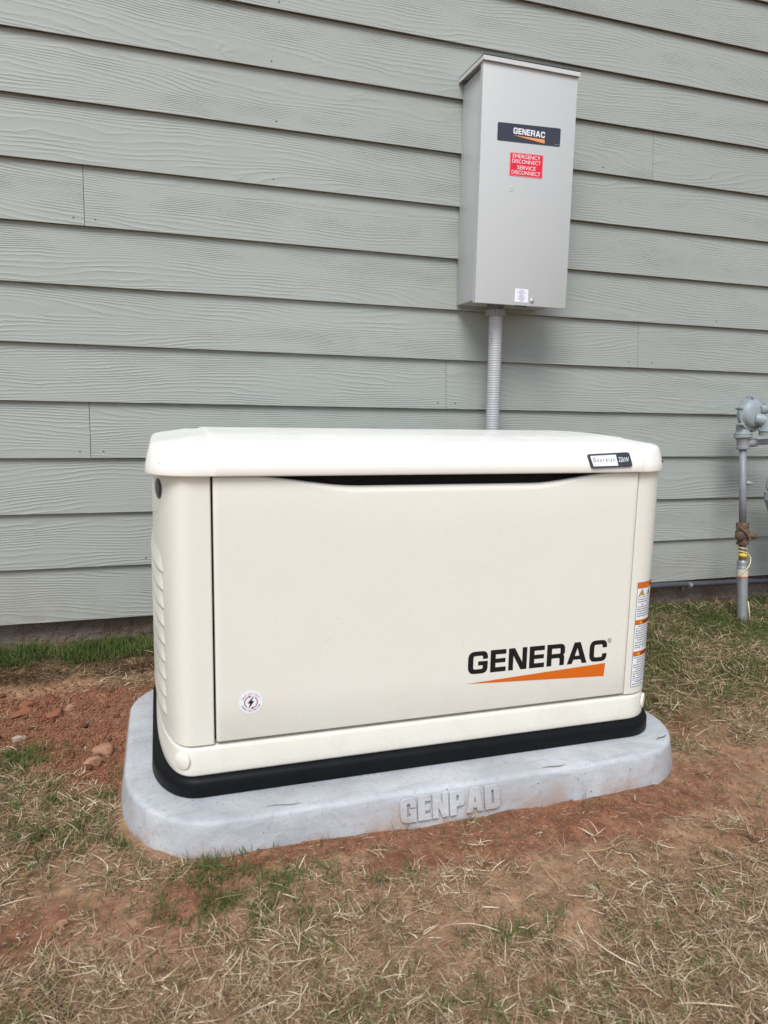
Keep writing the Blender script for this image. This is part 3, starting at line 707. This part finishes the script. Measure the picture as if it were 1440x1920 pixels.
for s_, x0, x1, z0, z1 in (('EMERGENCY', 1.1445, 1.2475, 1.5420, 1.5540), ('DISCONNECT', 1.1425, 1.2495, 1.5262, 1.5382), ('SERVICE', 1.1625, 1.2315, 1.5075, 1.5195), ('DISCONNECT', 1.1425, 1.2495, 1.4915, 1.5035)):
    v, f = text_mesh(s_, x0, x1, z0, z1, bold=.0); tx.add(on_front(YB-.0010)([(a_, b_+(a_-1.2)*.025, c_) for a_, b_, c_ in v]), f)
tx.build('sticker_lettering', WHITE, wl)
v, f = poly_mesh([[(1.1745, 1.0790), (1.2265, 1.0790), (1.2255, 1.1225), (1.1755, 1.1235)]], extrude=.0003)
sm = mkmesh('paper_label', on_front(YB)(v), f, WHITE, cover)
pr_ = MB(); z = 1.1195
for i in range(13):
    l_ = R0.uniform(.016, .042) if i % 4 else .014; c_ = 1.2005
    v, f = poly_mesh([[(c_-l_/2, z-.0011), (c_+l_/2, z-.0011), (c_+l_/2, z), (c_-l_/2, z)]]); pr_.add(on_front(YB-.0006)(v), f); z -= .0030
pr_.build('paper_print', mat('blue_grey_print', (.30, .32, .45), .6), sm)
ZN = mat('zinc', (.62, .62, .60), .3, metal=.9)
MB().lathe((1.2415, -.190, 1.0865), (0, -1, 0), [(0, .0065), (.004, .0068), (.0055, .0045), (.0056, .003)], 20).build('cover_screw', ZN, cover, angle=40)
MB().lathe((1.1455, -.1895, 1.4405), (0, -1, 0), [(0, .0065), (.0014, .0066), (.0018, .005), (.0007, .0042), (.0005, .0)], 22).build('knockout_dimple', GREYP, cover, angle=40)
MB().box(1.180, 1.222, -.189, -.181, 1.0655, 1.0683).build('cover_slot', DARK, cover)

# ------------------------------------------------------------------ flexible conduit under the box
PVC = mat('grey_pvc_hose', (.42, .42, .435), .42, spec=.5, vary=(25, .5, (.36, .36, .37)))
PVCD = mat('dark_pvc', (.15, .155, .16), .45)
cond = empty('flexible_conduit', (1.160, -.088, 1.05)); tag(cond, 'grey corrugated flexible conduit hanging from the box down behind the generator', 'conduit')
path = []
for k in range(0, 900):
    s_ = k/899; z = 1.052-1.19*s_; path.append((1.156-.002*float(smooth(0, .45, s_))+.02*float(smooth(.5, 1, s_)), -.088-.014*math.sin(s_*3), z))
rad = [.0236+.0007*math.sin(k*2*math.pi/6.5)+(.0003 if (k//13) % 2 else 0) for k in range(900)]
MB().tube(path, rad, 22).build('hose', PVC, cond, smooth=True)
cn = MB(); cxy = (1.155, -.088)
pts = []; nC = 48
V = []; zs = [(1.040, .029), (1.042, .0335), (1.062, .0345), (1.064, .030)]
for z, r in zs:
    for k in range(nC*2):
        a = math.pi*k/nC; rr = r+(.0018 if (k % 6) < 4 else -.0012)*(z not in (1.040,)); V.append((cxy[0]+rr*math.cos(a), cxy[1]+rr*math.sin(a), z))
n = nC*2; F = [(i*n+k, i*n+(k+1) % n, (i+1)*n+(k+1) % n, (i+1)*n+k) for i in range(3) for k in range(n)]+[tuple(range(n))[::-1], tuple(3*n+k for k in range(n))]
cn.add(V, F).build('compression_nut', mat('pvc_nut', (.24, .245, .25), .42), cond, angle=40)
MB().lathe((*cxy, 1.062), (0, 0, 1), [(0, .0275), (.008, .0275), (.009, .029), (.023, .029)], 28).build('connector_body', PVCD, cond, angle=40)
# faint print round the hose
mb = MB()
for row in range(3):
    for i in range(11):
        if R0.random() < .2: continue
        a0 = math.radians(-150+row*3+i*11); a1 = a0+math.radians(R0.uniform(4, 8)); z = .962-.0095*row; xx = 1.156
        V = [(xx+.0246*math.cos(a), -.0895+.0246*math.sin(a), zz) for a in (a0, a1) for zz in (z, z-.006*R0.uniform(.6, 1))]; mb.add(V, [(0, 1, 3, 2)])
mb.build('hose_print', mat('faded_print', (.10, .10, .11), .7), cond)

# ------------------------------------------------------------------ gas meter set at the right edge
GASP = mat('regulator_paint', (.30, .35, .36), .45, spec=.5, bump=(200, .2, .001), vary=(26, .8, (.23, .265, .27)))
PIPE = mat('painted_pipe', (.25, .255, .275), .45, bump=(150, .15, .001), vary=(14, .8, (.19, .19, .21)))
RUST = mat('rusty_brass', (.085, .052, .036), .75, metal=.15, bump=(160, .8, .003), vary=(45, 1., (.20, .125, .08)))
GALV = mat('galvanised_sleeve', (.33, .35, .355), .42, metal=.45, vary=(14, .9, (.22, .24, .24)))
gas = empty('gas_meter', (2.25, -.22, -.1)); tag(gas, 'grey gas meter piping with round regulator at the right edge of the wall', 'gas meter')
def RP(z): t_ = (z+.1)/.67; return Vector((2.250, -.225+.075*t_, z))
RA = (RP(.5)-RP(0)).normalized()
MB().tube([RP(.28), RP(.42), RP(.585)], .0136, 20).build('riser_pipe', PIPE, gas, smooth=True)
te = MB(); te.lathe(RP(.572), RA, [(0, .017), (.001, .0245), (.010, .0255), (.012, .0235), (.036, .0235), (.040, .0255), (.044, .0255)], 28)
te.build('pipe_tee', PIPE, gas, angle=35)
cl_ = MB(); cl_.lathe(RP(.616), RA, [(0, .030), (.003, .0345), (.012, .0350), (.014, .032), (.016, .0345), (.024, .0335), (.026, .0270), (.06, .025)], 30)
cl_.build('union_flange', GASP, gas, angle=35)
sp_ = MB(); A = RP(.597)+Vector((.012, -.006, 0)); sp_.tube([A, A+Vector((.030, -.008, .003))], .0165, 18); sp_.lathe(A+Vector((.026, -.007, .004)), (1, -.12, .05), [(0, .0185), (.012, .0185)], 6)
sp_.tube([A+Vector((.035, -.010, .005)), A+Vector((.16, -.02, .012)), A+Vector((.34, -.03, .018))], .0120, 18); sp_.build('side_pipe', PIPE, gas, angle=35)
# diaphragm regulator: round case facing away from the wall
D0 = Vector((2.268, -.165, .716)); ax = Vector((.02, -1, .03)).normalized(); rg = MB()
rg.lathe(D0-ax*.020, ax, [(-.024, .030), (-.018, .044), (-.004, .054), (.004, .0565), (.0045, .0655), (.0115, .0665), (.0120, .0595), (.0140, .0595), (.0145, .0665), (.0215, .0655), (.022, .058), (.034, .052), (.040, .046), (.043, .034), (.046, .020)], 40)
s1 = ax.cross(Vector((0, 0, 1))).normalized(); s2 = s1.cross(ax).normalized()
reg = rg.build('regulator', GASP, gas, angle=35)
for k in range(6):
    a = math.radians(20+60*k); c = D0-ax*.012+(s1*math.cos(a)+s2*math.sin(a))*.066
    b_ = MB(); b_.lathe(c, ax, [(-.010, .0075), (.014, .0075), (.0145, .0055), (.020, .0055), (.0205, .003)], 8); b_.build('regulator_bolt', GASP, reg, angle=35)
bo = MB(); P0 = D0+ax*.018+Vector((.002, 0, -.020))
bo.tube([P0, P0+ax*.012+Vector((.010, 0, -.004)), P0+Vector((.062, -.026, -.010))], [.022, .024, .025], 22)
bo.lathe(P0+Vector((.034, -.024, -.006)), Vector((0, 0, -1)), [(-.024, .02), (0, .025), (.03, .026), (.031, .033), (.042, .034), (.043, .030), (.06, .028)], 26)
bo.build('valve_body', GASP, reg, angle=35)
ch = MB(); P1 = D0+ax*.020+Vector((.012, -.004, .018)); Q = Vector((1, -.10, .03)).normalized()
ch.lathe(P1, Q, [(0, .012), (.006, .0175), (.035, .0175), (.036, .0155), (.046, .0155), (.047, .0175), (.085, .0175), (.087, .021), (.105, .021), (.107, .017), (.19, .017)], 24)
ch.build('spring_housing', GASP, reg, angle=35)
bb_ = MB(); bb_.lathe(P0+Vector((.058, -.040, .000)), Vector((.55, -.8, -.1)), [(-.024, .012), (-.018, .019), (-.008, .023), (.004, .024), (.014, .020), (.022, .011), (.024, .0)], 24); bb_.build('vent_dome', GASP, reg, smooth=True)
ts = MB(); ts.lathe(RP(.440)+Vector((.008, -.010, 0)), Vector((.75, -.6, -.12)), [(0, .009), (.012, .009), (.013, .0065), (.020, .006), (.021, .0035), (.027, .003)], 14); ts.build('test_plug', PIPE, gas, angle=35)
# shut-off valve
va = MB(); va.lathe(RP(.188), RA, [(0, .016), (.002, .0235), (.012, .0235), (.014, .019), (.022, .020), (.034, .027), (.052, .0275), (.064, .023), (.068, .0215), (.071, .0245), (.090, .0240), (.092, .017)], 8)
va.build('shutoff_valve', RUST, gas, angle=25)
vb = MB(); vb.lathe(RP(.228), Vector((-.9, -.43, 0)), [(-.036, .011), (-.034, .0145), (-.024, .016), (0, .018), (.026, .0165), (.038, .0165), (.040, .013), (.042, .009)], 12)
vb.tube([RP(.258)+Vector((-.030, -.014, .008)), RP(.238)+Vector((-.006, -.030, 0)), RP(.222)+Vector((.012, -.030, -.012))], .0045, 10)
vb.lathe(RP(.228)+Vector((.02, -.02, 0)), Vector((.75, -.65, 0)), [(-.01, .014), (.016, .014), (.018, .009), (.026, .008)], 8); vb.build('valve_stem', RUST, gas, angle=30)
MB().tube([RP(.11), RP(.195)], .0135, 18).build('pipe_nipple', mat('brown_nipple', (.13, .10, .085), .6, vary=(30, .9, (.22, .15, .10))), gas, smooth=True)
sl_ = MB(); sl_.lathe(RP(-.2), RA, [(0, .0205), (.292, .0205), (.293, .0215), (.302, .0215), (.306, .0195), (.312, .0205), (.324, .0200), (.328, .0175)], 26).build('sleeve', GALV, gas, angle=40)
tg_ = MB(); tg_.lathe(RP(.062), RA, [(0, .0212), (.032, .0212)], 26).build('paper_tag', mat('aged_paper', (.55, .50, .42), .7), gas, angle=40)
tg_ = MB(); tg_.lathe(RP(.056), RA, [(0, .0214), (.006, .0214)], 26).build('red_stripe', mat('faded_red', (.42, .10, .11), .6), gas, angle=40)
WIRE = mat('cream_wire', (.62, .55, .33), .45)
wpts = []
for k in range(24): a = math.radians(-200+k*22); wpts.append(RP(.180-.0009*k)+Vector((.0165*math.cos(a), .0165*math.sin(a), 0)))
for q_ in [(.018, -.012, .153), (.026, -.016, .140), (.018, -.024, .122), (.004, -.028, .105), (-.012, -.024, .090), (-.022, -.018, .074), (-.024, -.014, .056)]:
    wpts.append(RP(q_[2])+Vector((q_[0], q_[1], 0)))
MB().tube(wpts, .0022, 8).build('tracer_wire', WIRE, gas, smooth=True)
MB().lathe(RP(.141), (0.12, 0, 1), [(0, .0155), (.002, .0175), (.010, .0165), (.014, .0150)], 14).build('yellow_tape', mat('yellow_tape', (.68, .50, .03), .5), gas, smooth=True)
MB().tube([RP(-.04)+Vector((.022, -.008, 0)), RP(-.08)+Vector((.0245, -.012, 0)), RP(-.125)+Vector((.026, -.014, 0))], .0025, 8).build('tracer_wire', WIRE, gas, smooth=True)
# meter body, cut by the edge of the photograph
def mring(off, z, nc=6): return rring(2.365, 2.60, -.34, -.15, .03, off, z, nc)
rings = [mring(.07, .255), mring(.045, .285), mring(.0, .365), mring(-.003, .368), mring(-.003, .400), mring(.006, .404), mring(.006, .412), mring(.0, .418), mring(.002, .455), mring(.012, .468), mring(.05, .478)]
v, f = loft(rings); mkmesh('meter_body', v, f, GASP, gas, angle=35)
MB().tube([(2.66, -.20, .61), (2.68, -.20, .60), (2.56, -.24, .58), (2.55, -.24, .47)], .013, 16).build('meter_pipe', PIPE, gas, smooth=True)

# ------------------------------------------------------------------ horizontal conduit along the foot of the wall
hc = empty('wall_conduit', (2.3, -.02, -.01)); tag(hc, 'thin grey conduit running along the foot of the wall right of the generator', 'conduit')
hp = []
for k in range(60):
    x = .9+5*k/59; hp.append((x, -.004-.004*math.sin(x*5), -.012-.012*float(smooth(2.0, 2.3, x))+.004*math.sin((x-2.1)*7)-.008*float(smooth(2.6, 2.9, x))))
MB().tube(hp, .0125, 16).build('conduit_tube', mat('conduit_grey', (.07, .073, .082), .4, vary=(20, .5, (.05, .05, .056))), hc, smooth=True)
cp = MB(); cp.lathe((2.168, -.0075, -.0205), (1, 0, -.06), [(-.008, .0138), (.008, .0138)], 18); cp.box(2.160, 2.172, .022, .034, -.052, -.028, .001)
cp.build('pipe_clamp', ZN, hc, angle=40)

# ------------------------------------------------------------------ stones, clods
def rock_mesh(sx, sy, sz, seed, rough=.5, sub=3):
    bm = bmesh.new(); bmesh.ops.create_icosphere(bm, subdivisions=sub, radius=1); r_ = random.Random(seed); pl = []
    for _ in range(14): d = Vector((r_.gauss(0, 1), r_.gauss(0, 1), r_.gauss(0, 1))).normalized(); pl.append((d, r_.uniform(.5, .85)))
    for q in bm.verts:
        c = q.co.copy()
        for d, l_ in pl:
            e = c.dot(d)
            if e > l_: c -= d*(e-l_)
        n = 2.2*mnoise.fractal(c*1.7+Vector((seed, seed*.7, 0)), 1, 2, 5)+.3*math.sin(c.x*7+seed)*math.sin(c.y*6+seed*2)+.5*math.sin(c.z*9+seed*3+c.x*5)
        c *= 1+rough*.18*n; q.co = Vector((c.x*sx, c.y*sy, c.z*sz))
    me = bpy.data.meshes.new('stone'); bm.to_mesh(me); bm.free(); me.polygons.foreach_set('use_smooth', [True]*len(me.polygons)); return me
PALE = mat('pale_stone', (.40, .34, .27), .9, spec=.2, bump=(120, .9, .004), vary=(60, 1., (.24, .15, .10)))
CLOD = mat('clay_clod', (.24, .105, .060), .95, spec=.15, bump=(110, .9, .004), vary=(45, .9, (.22, .085, .05)))
ORST = mat('orange_stone', (.38, .215, .135), .9, spec=.2, bump=(120, .9, .004), vary=(45, 1., (.22, .10, .058)))
WST = mat('white_chip', (.75, .75, .74), .6)
def put(name, px, py, sx, sy, sz, m, label, cat, seed, sink=.42, rot=0, group=None):
    x, y = G(px, py, -.15); z = float(hgt(np.array(x), np.array(y))); x, y = G(px, py, z)
    me = rock_mesh(sx, sy, sz, seed); me.materials.append(m); o = bpy.data.objects.new(name, me); C.objects.link(o)
    o.location = (x, y, float(hgt(np.array(x), np.array(y)))+sz*(1-2*sink)*.8); o.rotation_euler = (.1*math.sin(seed), .1*math.cos(seed), rot); tag(o, label, cat, group); return o
put('stone', 38, 1389, .019, .014, .012, PALE, 'small pale stone in the red clay left of the pad', 'stone', 1)
put('stone', 195, 1411, .032, .024, .021, ORST, 'largest tan stone in the red clay beside the left pad edge', 'stone', 2, rot=.4)
put('stone', 176, 1432, .028, .018, .015, ORST, 'flat tan stone just in front of the largest stone left of the pad', 'stone', 3, rot=.2)
put('clay_clod', 38, 1344, .045, .022, .016, CLOD, 'long red clay clod near the dry grass at the left edge', 'clay clod', 4, rot=.1)
put('clay_clod', 52, 1315, .030, .02, .018, CLOD, 'upright red clod touching the dry grass at the far left', 'clay clod', 5)
put('clay_clod', 102, 1331, .034, .028, .020, CLOD, 'round red clay clod left of two smaller ones behind the pad edge', 'clay clod', 6)
put('clay_clod', 131, 1326, .018, .013, .013, ORST, 'bright orange clod beside the round red clod', 'clay clod', 7)
put('clay_clod', 113, 1388, .020, .013, .010, CLOD, 'small flat clod between the pale stone and the largest stone', 'clay clod', 8)
put('stone', 115, 1735, .017, .013, .007, ORST, 'flat orange stone in the straw at the lower left', 'stone', 9)
put('stone', 258, 1667, .013, .009, .006, ORST, 'orange stone in the straw below the left pad corner', 'stone', 10)
put('stone', 275, 1654, .008, .006, .005, ORST, 'tiny orange stone in the straw below the left pad corner', 'stone', 11)
put('stone', 886, 1569, .008, .006, .005, ORST, 'small pinkish stone in front of the raised pad letters', 'stone', 12)
put('stone', 992, 1612, .009, .008, .005, ORST, 'small orange stone among straw in front of the pad middle', 'stone', 13)
put('stone', 1403, 1607, .014, .010, .006, ORST, 'flat orange stone on bare clay near the right edge', 'stone', 14)
put('stone', 265, 1800, .018, .013, .006, ORST, 'broad orange stone half sunk in the soil at the bottom left', 'stone', 15)
put('stone', 48, 1865, .012, .010, .007, ORST, 'reddish stone in the bottom left corner', 'stone', 16)
put('white_chip', 177, 1549, .006, .005, .002, WST, 'tiny white chip lying in dry grass left of the pad', 'chip', 17, .1)
kk = 40
protos = []
for i in range(6):
    me = rock_mesh(1, .8, .65, 60+i, sub=2); me.materials.append(CLOD if i < 4 else ORST); protos.append(me)
RC = random.Random(9); cnt = 0
while cnt < 80:
    px, py = RC.uniform(-20, 235), RC.uniform(1300, 1460)
    x, y = G(px, py, -.15)
    if in_pad(np.array(x), np.array(y), .015): continue
    s_ = RC.choice([.005, .006, .008, .010, .013]); me = RC.choice(protos)
    o = bpy.data.objects.new('clay_lump', me); C.objects.link(o); o.scale = (s_, s_, s_); o.rotation_euler = (RC.uniform(-.3, .3), RC.uniform(-.3, .3), RC.uniform(0, 6))
    o.location = (x, y, float(hgt(np.array(x), np.array(y)))+s_*.35); tag(o, 'small crumbled red clay lump in the bare patch left of the pad', 'clay lump', 'clay lumps left of the pad'); cnt += 1
# crumbs too many to count
ico = bmesh.new(); bmesh.ops.create_icosphere(ico, subdivisions=1, radius=1); ico.verts.index_update()
IV = np.array([q.co[:] for q in ico.verts]); IF = np.array([[q.index for q in f_.verts] for f_ in ico.faces]); ico.free()
def sample(n, dens, x0=-.75, x1=2.85, y0=-1.9, y1=-.01, m=.004):
    o = np.zeros((0, 2))
    while len(o) < n:
        x = rng.uniform(x0, x1, n*2); y = rng.uniform(y0, y1, n*2); k = (rng.random(n*2) < dens(x, y)) & ~in_pad(x, y, m)
        o = np.vstack([o, np.stack([x[k], y[k]], 1)])
    return o[:n]
def mesh_np(name, v, f, m, attr=None, smooth_=False):
    me = bpy.data.meshes.new(name); me.vertices.add(len(v)); me.vertices.foreach_set('co', v.astype('f').ravel()); n = f.shape[1]
    me.loops.add(f.size); me.polygons.add(len(f)); me.loops.foreach_set('vertex_index', f.ravel().astype('i'))
    me.polygons.foreach_set('loop_start', np.arange(0, f.size, n, dtype='i')); me.polygons.foreach_set('loop_total', np.full(len(f), n, 'i'))
    if smooth_: me.polygons.foreach_set('use_smooth', np.ones(len(f), bool))
    if attr is not None: a = me.attributes.new('tone', 'FLOAT', 'POINT'); a.data.foreach_set('value', attr.astype('f'))
    me.materials.append(m); me.update(); o = bpy.data.objects.new(name, me); C.objects.link(o); return o
nC_ = 15000
P = sample(nC_, lambda x, y: np.clip(.004+blobs(x, y, RED[2:5])*1.0+blobs(x, y, RED[5:])*.12, 0, 1)*np.clip(1-lawn_right(x, y)-sod_left(x, y), 0, 1))
sz = .0011+.0035*rng.random(nC_)**3.5
v = IV[None]*sz[:, None, None]*(1+.35*(rng.random((nC_, 1, 3))-.5))*(1+.3*(rng.random((nC_, 12, 1))-.5)); 
v[:, :, 0] += P[:, 0, None]; v[:, :, 1] += P[:, 1, None]; v[:, :, 2] += (hgt(P[:, 0], P[:, 1])+sz*.3)[:, None]
f = (IF[None]+np.arange(nC_)[:, None, None]*12).reshape(-1, 3)
tag(mesh_np('soil_crumbs', v.reshape(-1, 3), f, CLOD), 'fine red clay crumbs scattered over the bare soil', 'soil', kind='stuff')

# ------------------------------------------------------------------ grass and straw
def blade_mat(name, stops, trans=.0):
    m = bpy.data.materials.new(name); m.use_nodes = True; t = m.node_tree; b = t.nodes['Principled BSDF']
    b.inputs['Roughness'].default_value = .7; b.inputs['Specular IOR Level'].default_value = .25
    at = N(t, 'ShaderNodeAttribute', attribute_name='tone').outputs['Fac']; cr_ = N(t, 'ShaderNodeValToRGB'); t.links.new(at, cr_.inputs[0])
    el = cr_.color_ramp.elements; el[0].position = stops[0][0]; el[0].color = (*stops[0][1], 1); el[1].position = stops[-1][0]; el[1].color = (*stops[-1][1], 1)
    for p_, c_ in stops[1:-1]: e = el.new(p_); e.color = (*c_, 1)
    t.links.new(cr_.outputs[0], b.inputs['Base Color'])
    return m
STRAWM = blade_mat('straw', [(0, (.10, .058, .030)), (.3, (.21, .130, .070)), (.6, (.37, .255, .150)), (.85, (.56, .435, .285)), (1, (.72, .61, .44))])
GREENM = blade_mat('green_blades', [(0, (.026, .042, .009)), (.35, (.055, .092, .018)), (.7, (.11, .142, .036)), (.88, (.20, .18, .08)), (1, (.34, .27, .15))])
def blades(name, P, length, width, lean, curl, tone, material, label, cat, lift=.0, seg=4, az=None, flat=None):
    n = len(P); az = rng.uniform(0, 2*math.pi, n) if az is None else az
    ca, sa = np.cos(az), np.sin(az); t_ = np.linspace(0, 1, seg+1)
    el = (math.pi/2-lean)[:, None]-curl[:, None]*t_[None, :]       # elevation angle along the blade
    ds = (length/seg)[:, None]
    r = np.concatenate([np.zeros((n, 1)), np.cumsum(np.cos(el[:, :-1])*ds, 1)], 1); h = np.concatenate([np.zeros((n, 1)), np.cumsum(np.sin(el[:, :-1])*ds, 1)], 1)
    side = rng.normal(0, .30, n)[:, None]*r*t_[None, :]+(rng.normal(0, .035, (n, 1))*length[:, None])*np.sin(t_*rng.uniform(2, 6, (n, 1)))            # sideways bend
    x = P[:, 0, None]+ca[:, None]*r-sa[:, None]*side; y = P[:, 1, None]+sa[:, None]*r+ca[:, None]*side
    g = hgt(P[:, 0], P[:, 1]); gz = hgt(x.ravel(), y.ravel()).reshape(x.shape)
    z = np.maximum(g[:, None]+h, gz+.0012+.004*rng.random((n, 1)))+lift if np.isscalar(lift) else np.maximum(g[:, None]+h, gz+.0012)+lift[:, None]
    wd = width[:, None]*np.interp(np.linspace(0, 1, seg+1), [0, .25, .5, .75, 1], [.8, 1., .9, .6, .12])[None]*.5
    tw = rng.uniform(-.6, .6, n)[:, None]
    wx, wy, wz = -sa[:, None]*wd*np.cos(tw), ca[:, None]*wd*np.cos(tw), wd*np.sin(tw)
    V = np.stack([np.stack([x-wx, y-wy, z-wz], -1), np.stack([x+wx, y+wy, z+wz], -1)], 2).reshape(n, -1, 3)
    k = 2*(seg+1); q = np.array([[2*i, 2*i+1, 2*i+3, 2*i+2] for i in range(seg)])
    F = (q[None]+np.arange(n)[:, None, None]*k).reshape(-1, 4)
    o = mesh_np(name, V.reshape(-1, 3), F, material, np.repeat(tone, k), True); tag(o, label, cat, kind='stuff'); return o
def U(a, b, n): return rng.uniform(a, b, n)
# green lawn strip on the left, by the foundation
n = 13000; P = sample(n, lambda x, y: sod_left(x, y)*np.clip(.60+1.5*fbm(x, y, 14, 1), .05, 1), -.75, .32, -.24, -.008)
blades('lawn_strip', P, U(.014, .052, n), U(.0010, .0022, n), np.abs(rng.normal(0, .6, n)), U(.1, 1.0, n), np.clip(rng.beta(2, 2.2, n)*.95+.5*fbm(P[:, 0], P[:, 1], 10, 3), 0, .93), GREENM, 'short green lawn strip along the foundation left of the generator', 'grass')
# drooping dead edge of that strip
n = 5000; P = sample(n, lambda x, y: np.exp(-((y+.198)/.03)**2)*np.clip(.7+fbm(x, y, 10, 6), .1, 1), -.75, .2, -.28, -.07)
blades('dead_sod_edge', P, U(.02, .06, n), U(.0010, .0020, n), U(.6, 1.6, n), U(-.1, .9, n), np.clip(rng.beta(2, 2, n)*.75, 0, 1), STRAWM, 'brown dead grass hanging from the edge of the left lawn strip', 'dry grass', az=rng.normal(-math.pi/2, .9, n))
# lawn on the right
n = 38000; P = sample(n, lambda x, y: lawn_right(x, y)*np.clip(.62+1.0*fbm(x, y, 8, 4), .06, 1)*smooth(-1.3, -.75, y), 1.0, 2.85, -1.2, -.012)
blades('lawn', P, U(.015, .04, n), U(.0011, .0022, n), np.abs(rng.normal(0, .6, n)), U(.1, 1.2, n), np.clip(rng.beta(2.0, 2.5, n)*.86+.3*fbm(P[:, 0], P[:, 1], 6, 6)+.16*smooth(-.3, -.8, P[:, 1]), 0, 1), GREENM, 'patchy green lawn between the pad and the gas meter', 'grass')
n = 13000; P = sample(n, lambda x, y: lawn_right(x, y)*np.clip(.35+1.1*fbm(x, y, 7, 2)+.5*smooth(-.25, -.8, y), .04, 1), 1.0, 2.85, -1.3, -.012)
blades('lawn_straw', P, U(.02, .07, n), U(.0010, .0022, n), U(1.0, 1.6, n), U(-.2, .5, n), np.clip(rng.beta(2.4, 1.8, n), 0, 1), STRAWM, 'dry straw matted through the lawn right of the pad', 'dry grass', lift=.006)
# small green patches in the straw
n = 11000; P = sample(n, lambda x, y: np.clip(blobs(x, y, GREEN)*1.1+.035, 0, 1)*np.clip(.35+1.8*fbm(x, y, 26, 2), .03, 1), -.6, 1.9, -1.9, -.5)
blades('green_tufts', P, U(.010, .032, n), U(.0009, .0018, n), np.abs(rng.normal(0, .7, n)), U(.1, 1.2, n), np.clip(rng.beta(2, 2, n)*.95, 0, 1), GREENM, 'small green grass tufts coming up through the straw', 'grass')
# straw: tufts that fan out from a root, then loose litter
def open_(x, y): return np.clip(1-lawn_right(x, y)*.5-sod_left(x, y), 0, 1)
def sd_straw(x, y):
    return open_(x, y)*np.clip(.17+blobs(x, y, STRAW)*.60+1.2*fbm(x, y, 6, 3)+.25*smooth(-1.3, -1.5, y)-.62*np.clip(blobs(x, y, RED), 0, 1), .03, 1)
nt_ = 5600; T = sample(nt_, sd_straw, -.75, 2.4, -1.9, -.10, .010); reps = rng.integers(5, 18, nt_); n = int(reps.sum())
P = np.repeat(T, reps, 0)+rng.normal(0, .006, (n, 2)); P = P[~in_pad(P[:, 0], P[:, 1], .003)]
main = np.repeat(rng.uniform(0, 2*math.pi, nt_), reps)[:len(P)]; n = len(P)
blades('straw_tufts', P, U(.012, .055, n)*U(.5, 1., n), U(.0005, .0019, n), U(.9, 1.62, n), U(-.2, .8, n), np.clip(np.repeat(rng.normal(0, .2, nt_), reps)[:n]+rng.beta(2, 1.9, n), 0, 1), STRAWM, 'bleached straw tufts flattened over the clay in the foreground', 'dry grass', az=main+rng.normal(0, .8, n), lift=rng.random(n)*.008)
n = 52000; P = sample(n, sd_straw, -.75, 2.4, -1.9, -.10, .008)
blades('loose_straw', P, U(.008, .036, n), U(.0005, .0014, n), U(1.3, 1.62, n), U(-.3, .5, n), np.clip(rng.beta(1.8, 1.9, n), 0, 1), STRAWM, 'loose dry straw lying flat on the clay soil', 'dry grass', lift=rng.random(n)*.006)
n = 80000; P = sample(n, lambda x, y: open_(x, y)*np.clip(.5+.6*fbm(x, y, 9, 1)-.15*np.clip(blobs(x, y, RED), 0, 1), .05, 1), -.75, 2.3, -1.9, -.08, .004)
blades('fine_litter', P, U(.004, .014, n), U(.0004, .0010, n), U(1.3, 1.6, n), U(-.3, .3, n), np.clip(rng.beta(2, 2, n), 0, 1), STRAWM, 'fine short bits of dead grass strewn over the soil', 'dry grass', lift=.0005, seg=3)
n = 3500; P = sample(n, lambda x, y: sd_straw(x, y)*np.clip(.3+1.4*fbm(x, y, 10, 6), .03, 1), -.6, 2.2, -1.9, -.4, .008)
blades('olive_blades', P, U(.012, .04, n), U(.0006, .0014, n), U(.7, 1.6, n), U(-.1, 1., n), np.clip(.6+.4*rng.beta(2, 2, n), 0, 1), GREENM, 'half dried olive grass blades among the straw', 'grass', lift=.002)
n = 200; P = sample(n, sd_straw, -.5, 2.0, -1.8, -.6, .03)
blades('long_stalks', P, U(.06, .13, n), U(.0009, .0020, n), U(1.45, 1.6, n), U(-.15, .2, n), np.clip(.55+.45*rng.random(n), 0, 1), STRAWM, 'long single straw stalks lying across the foreground', 'dry grass', lift=.006+rng.random(n)*.006)
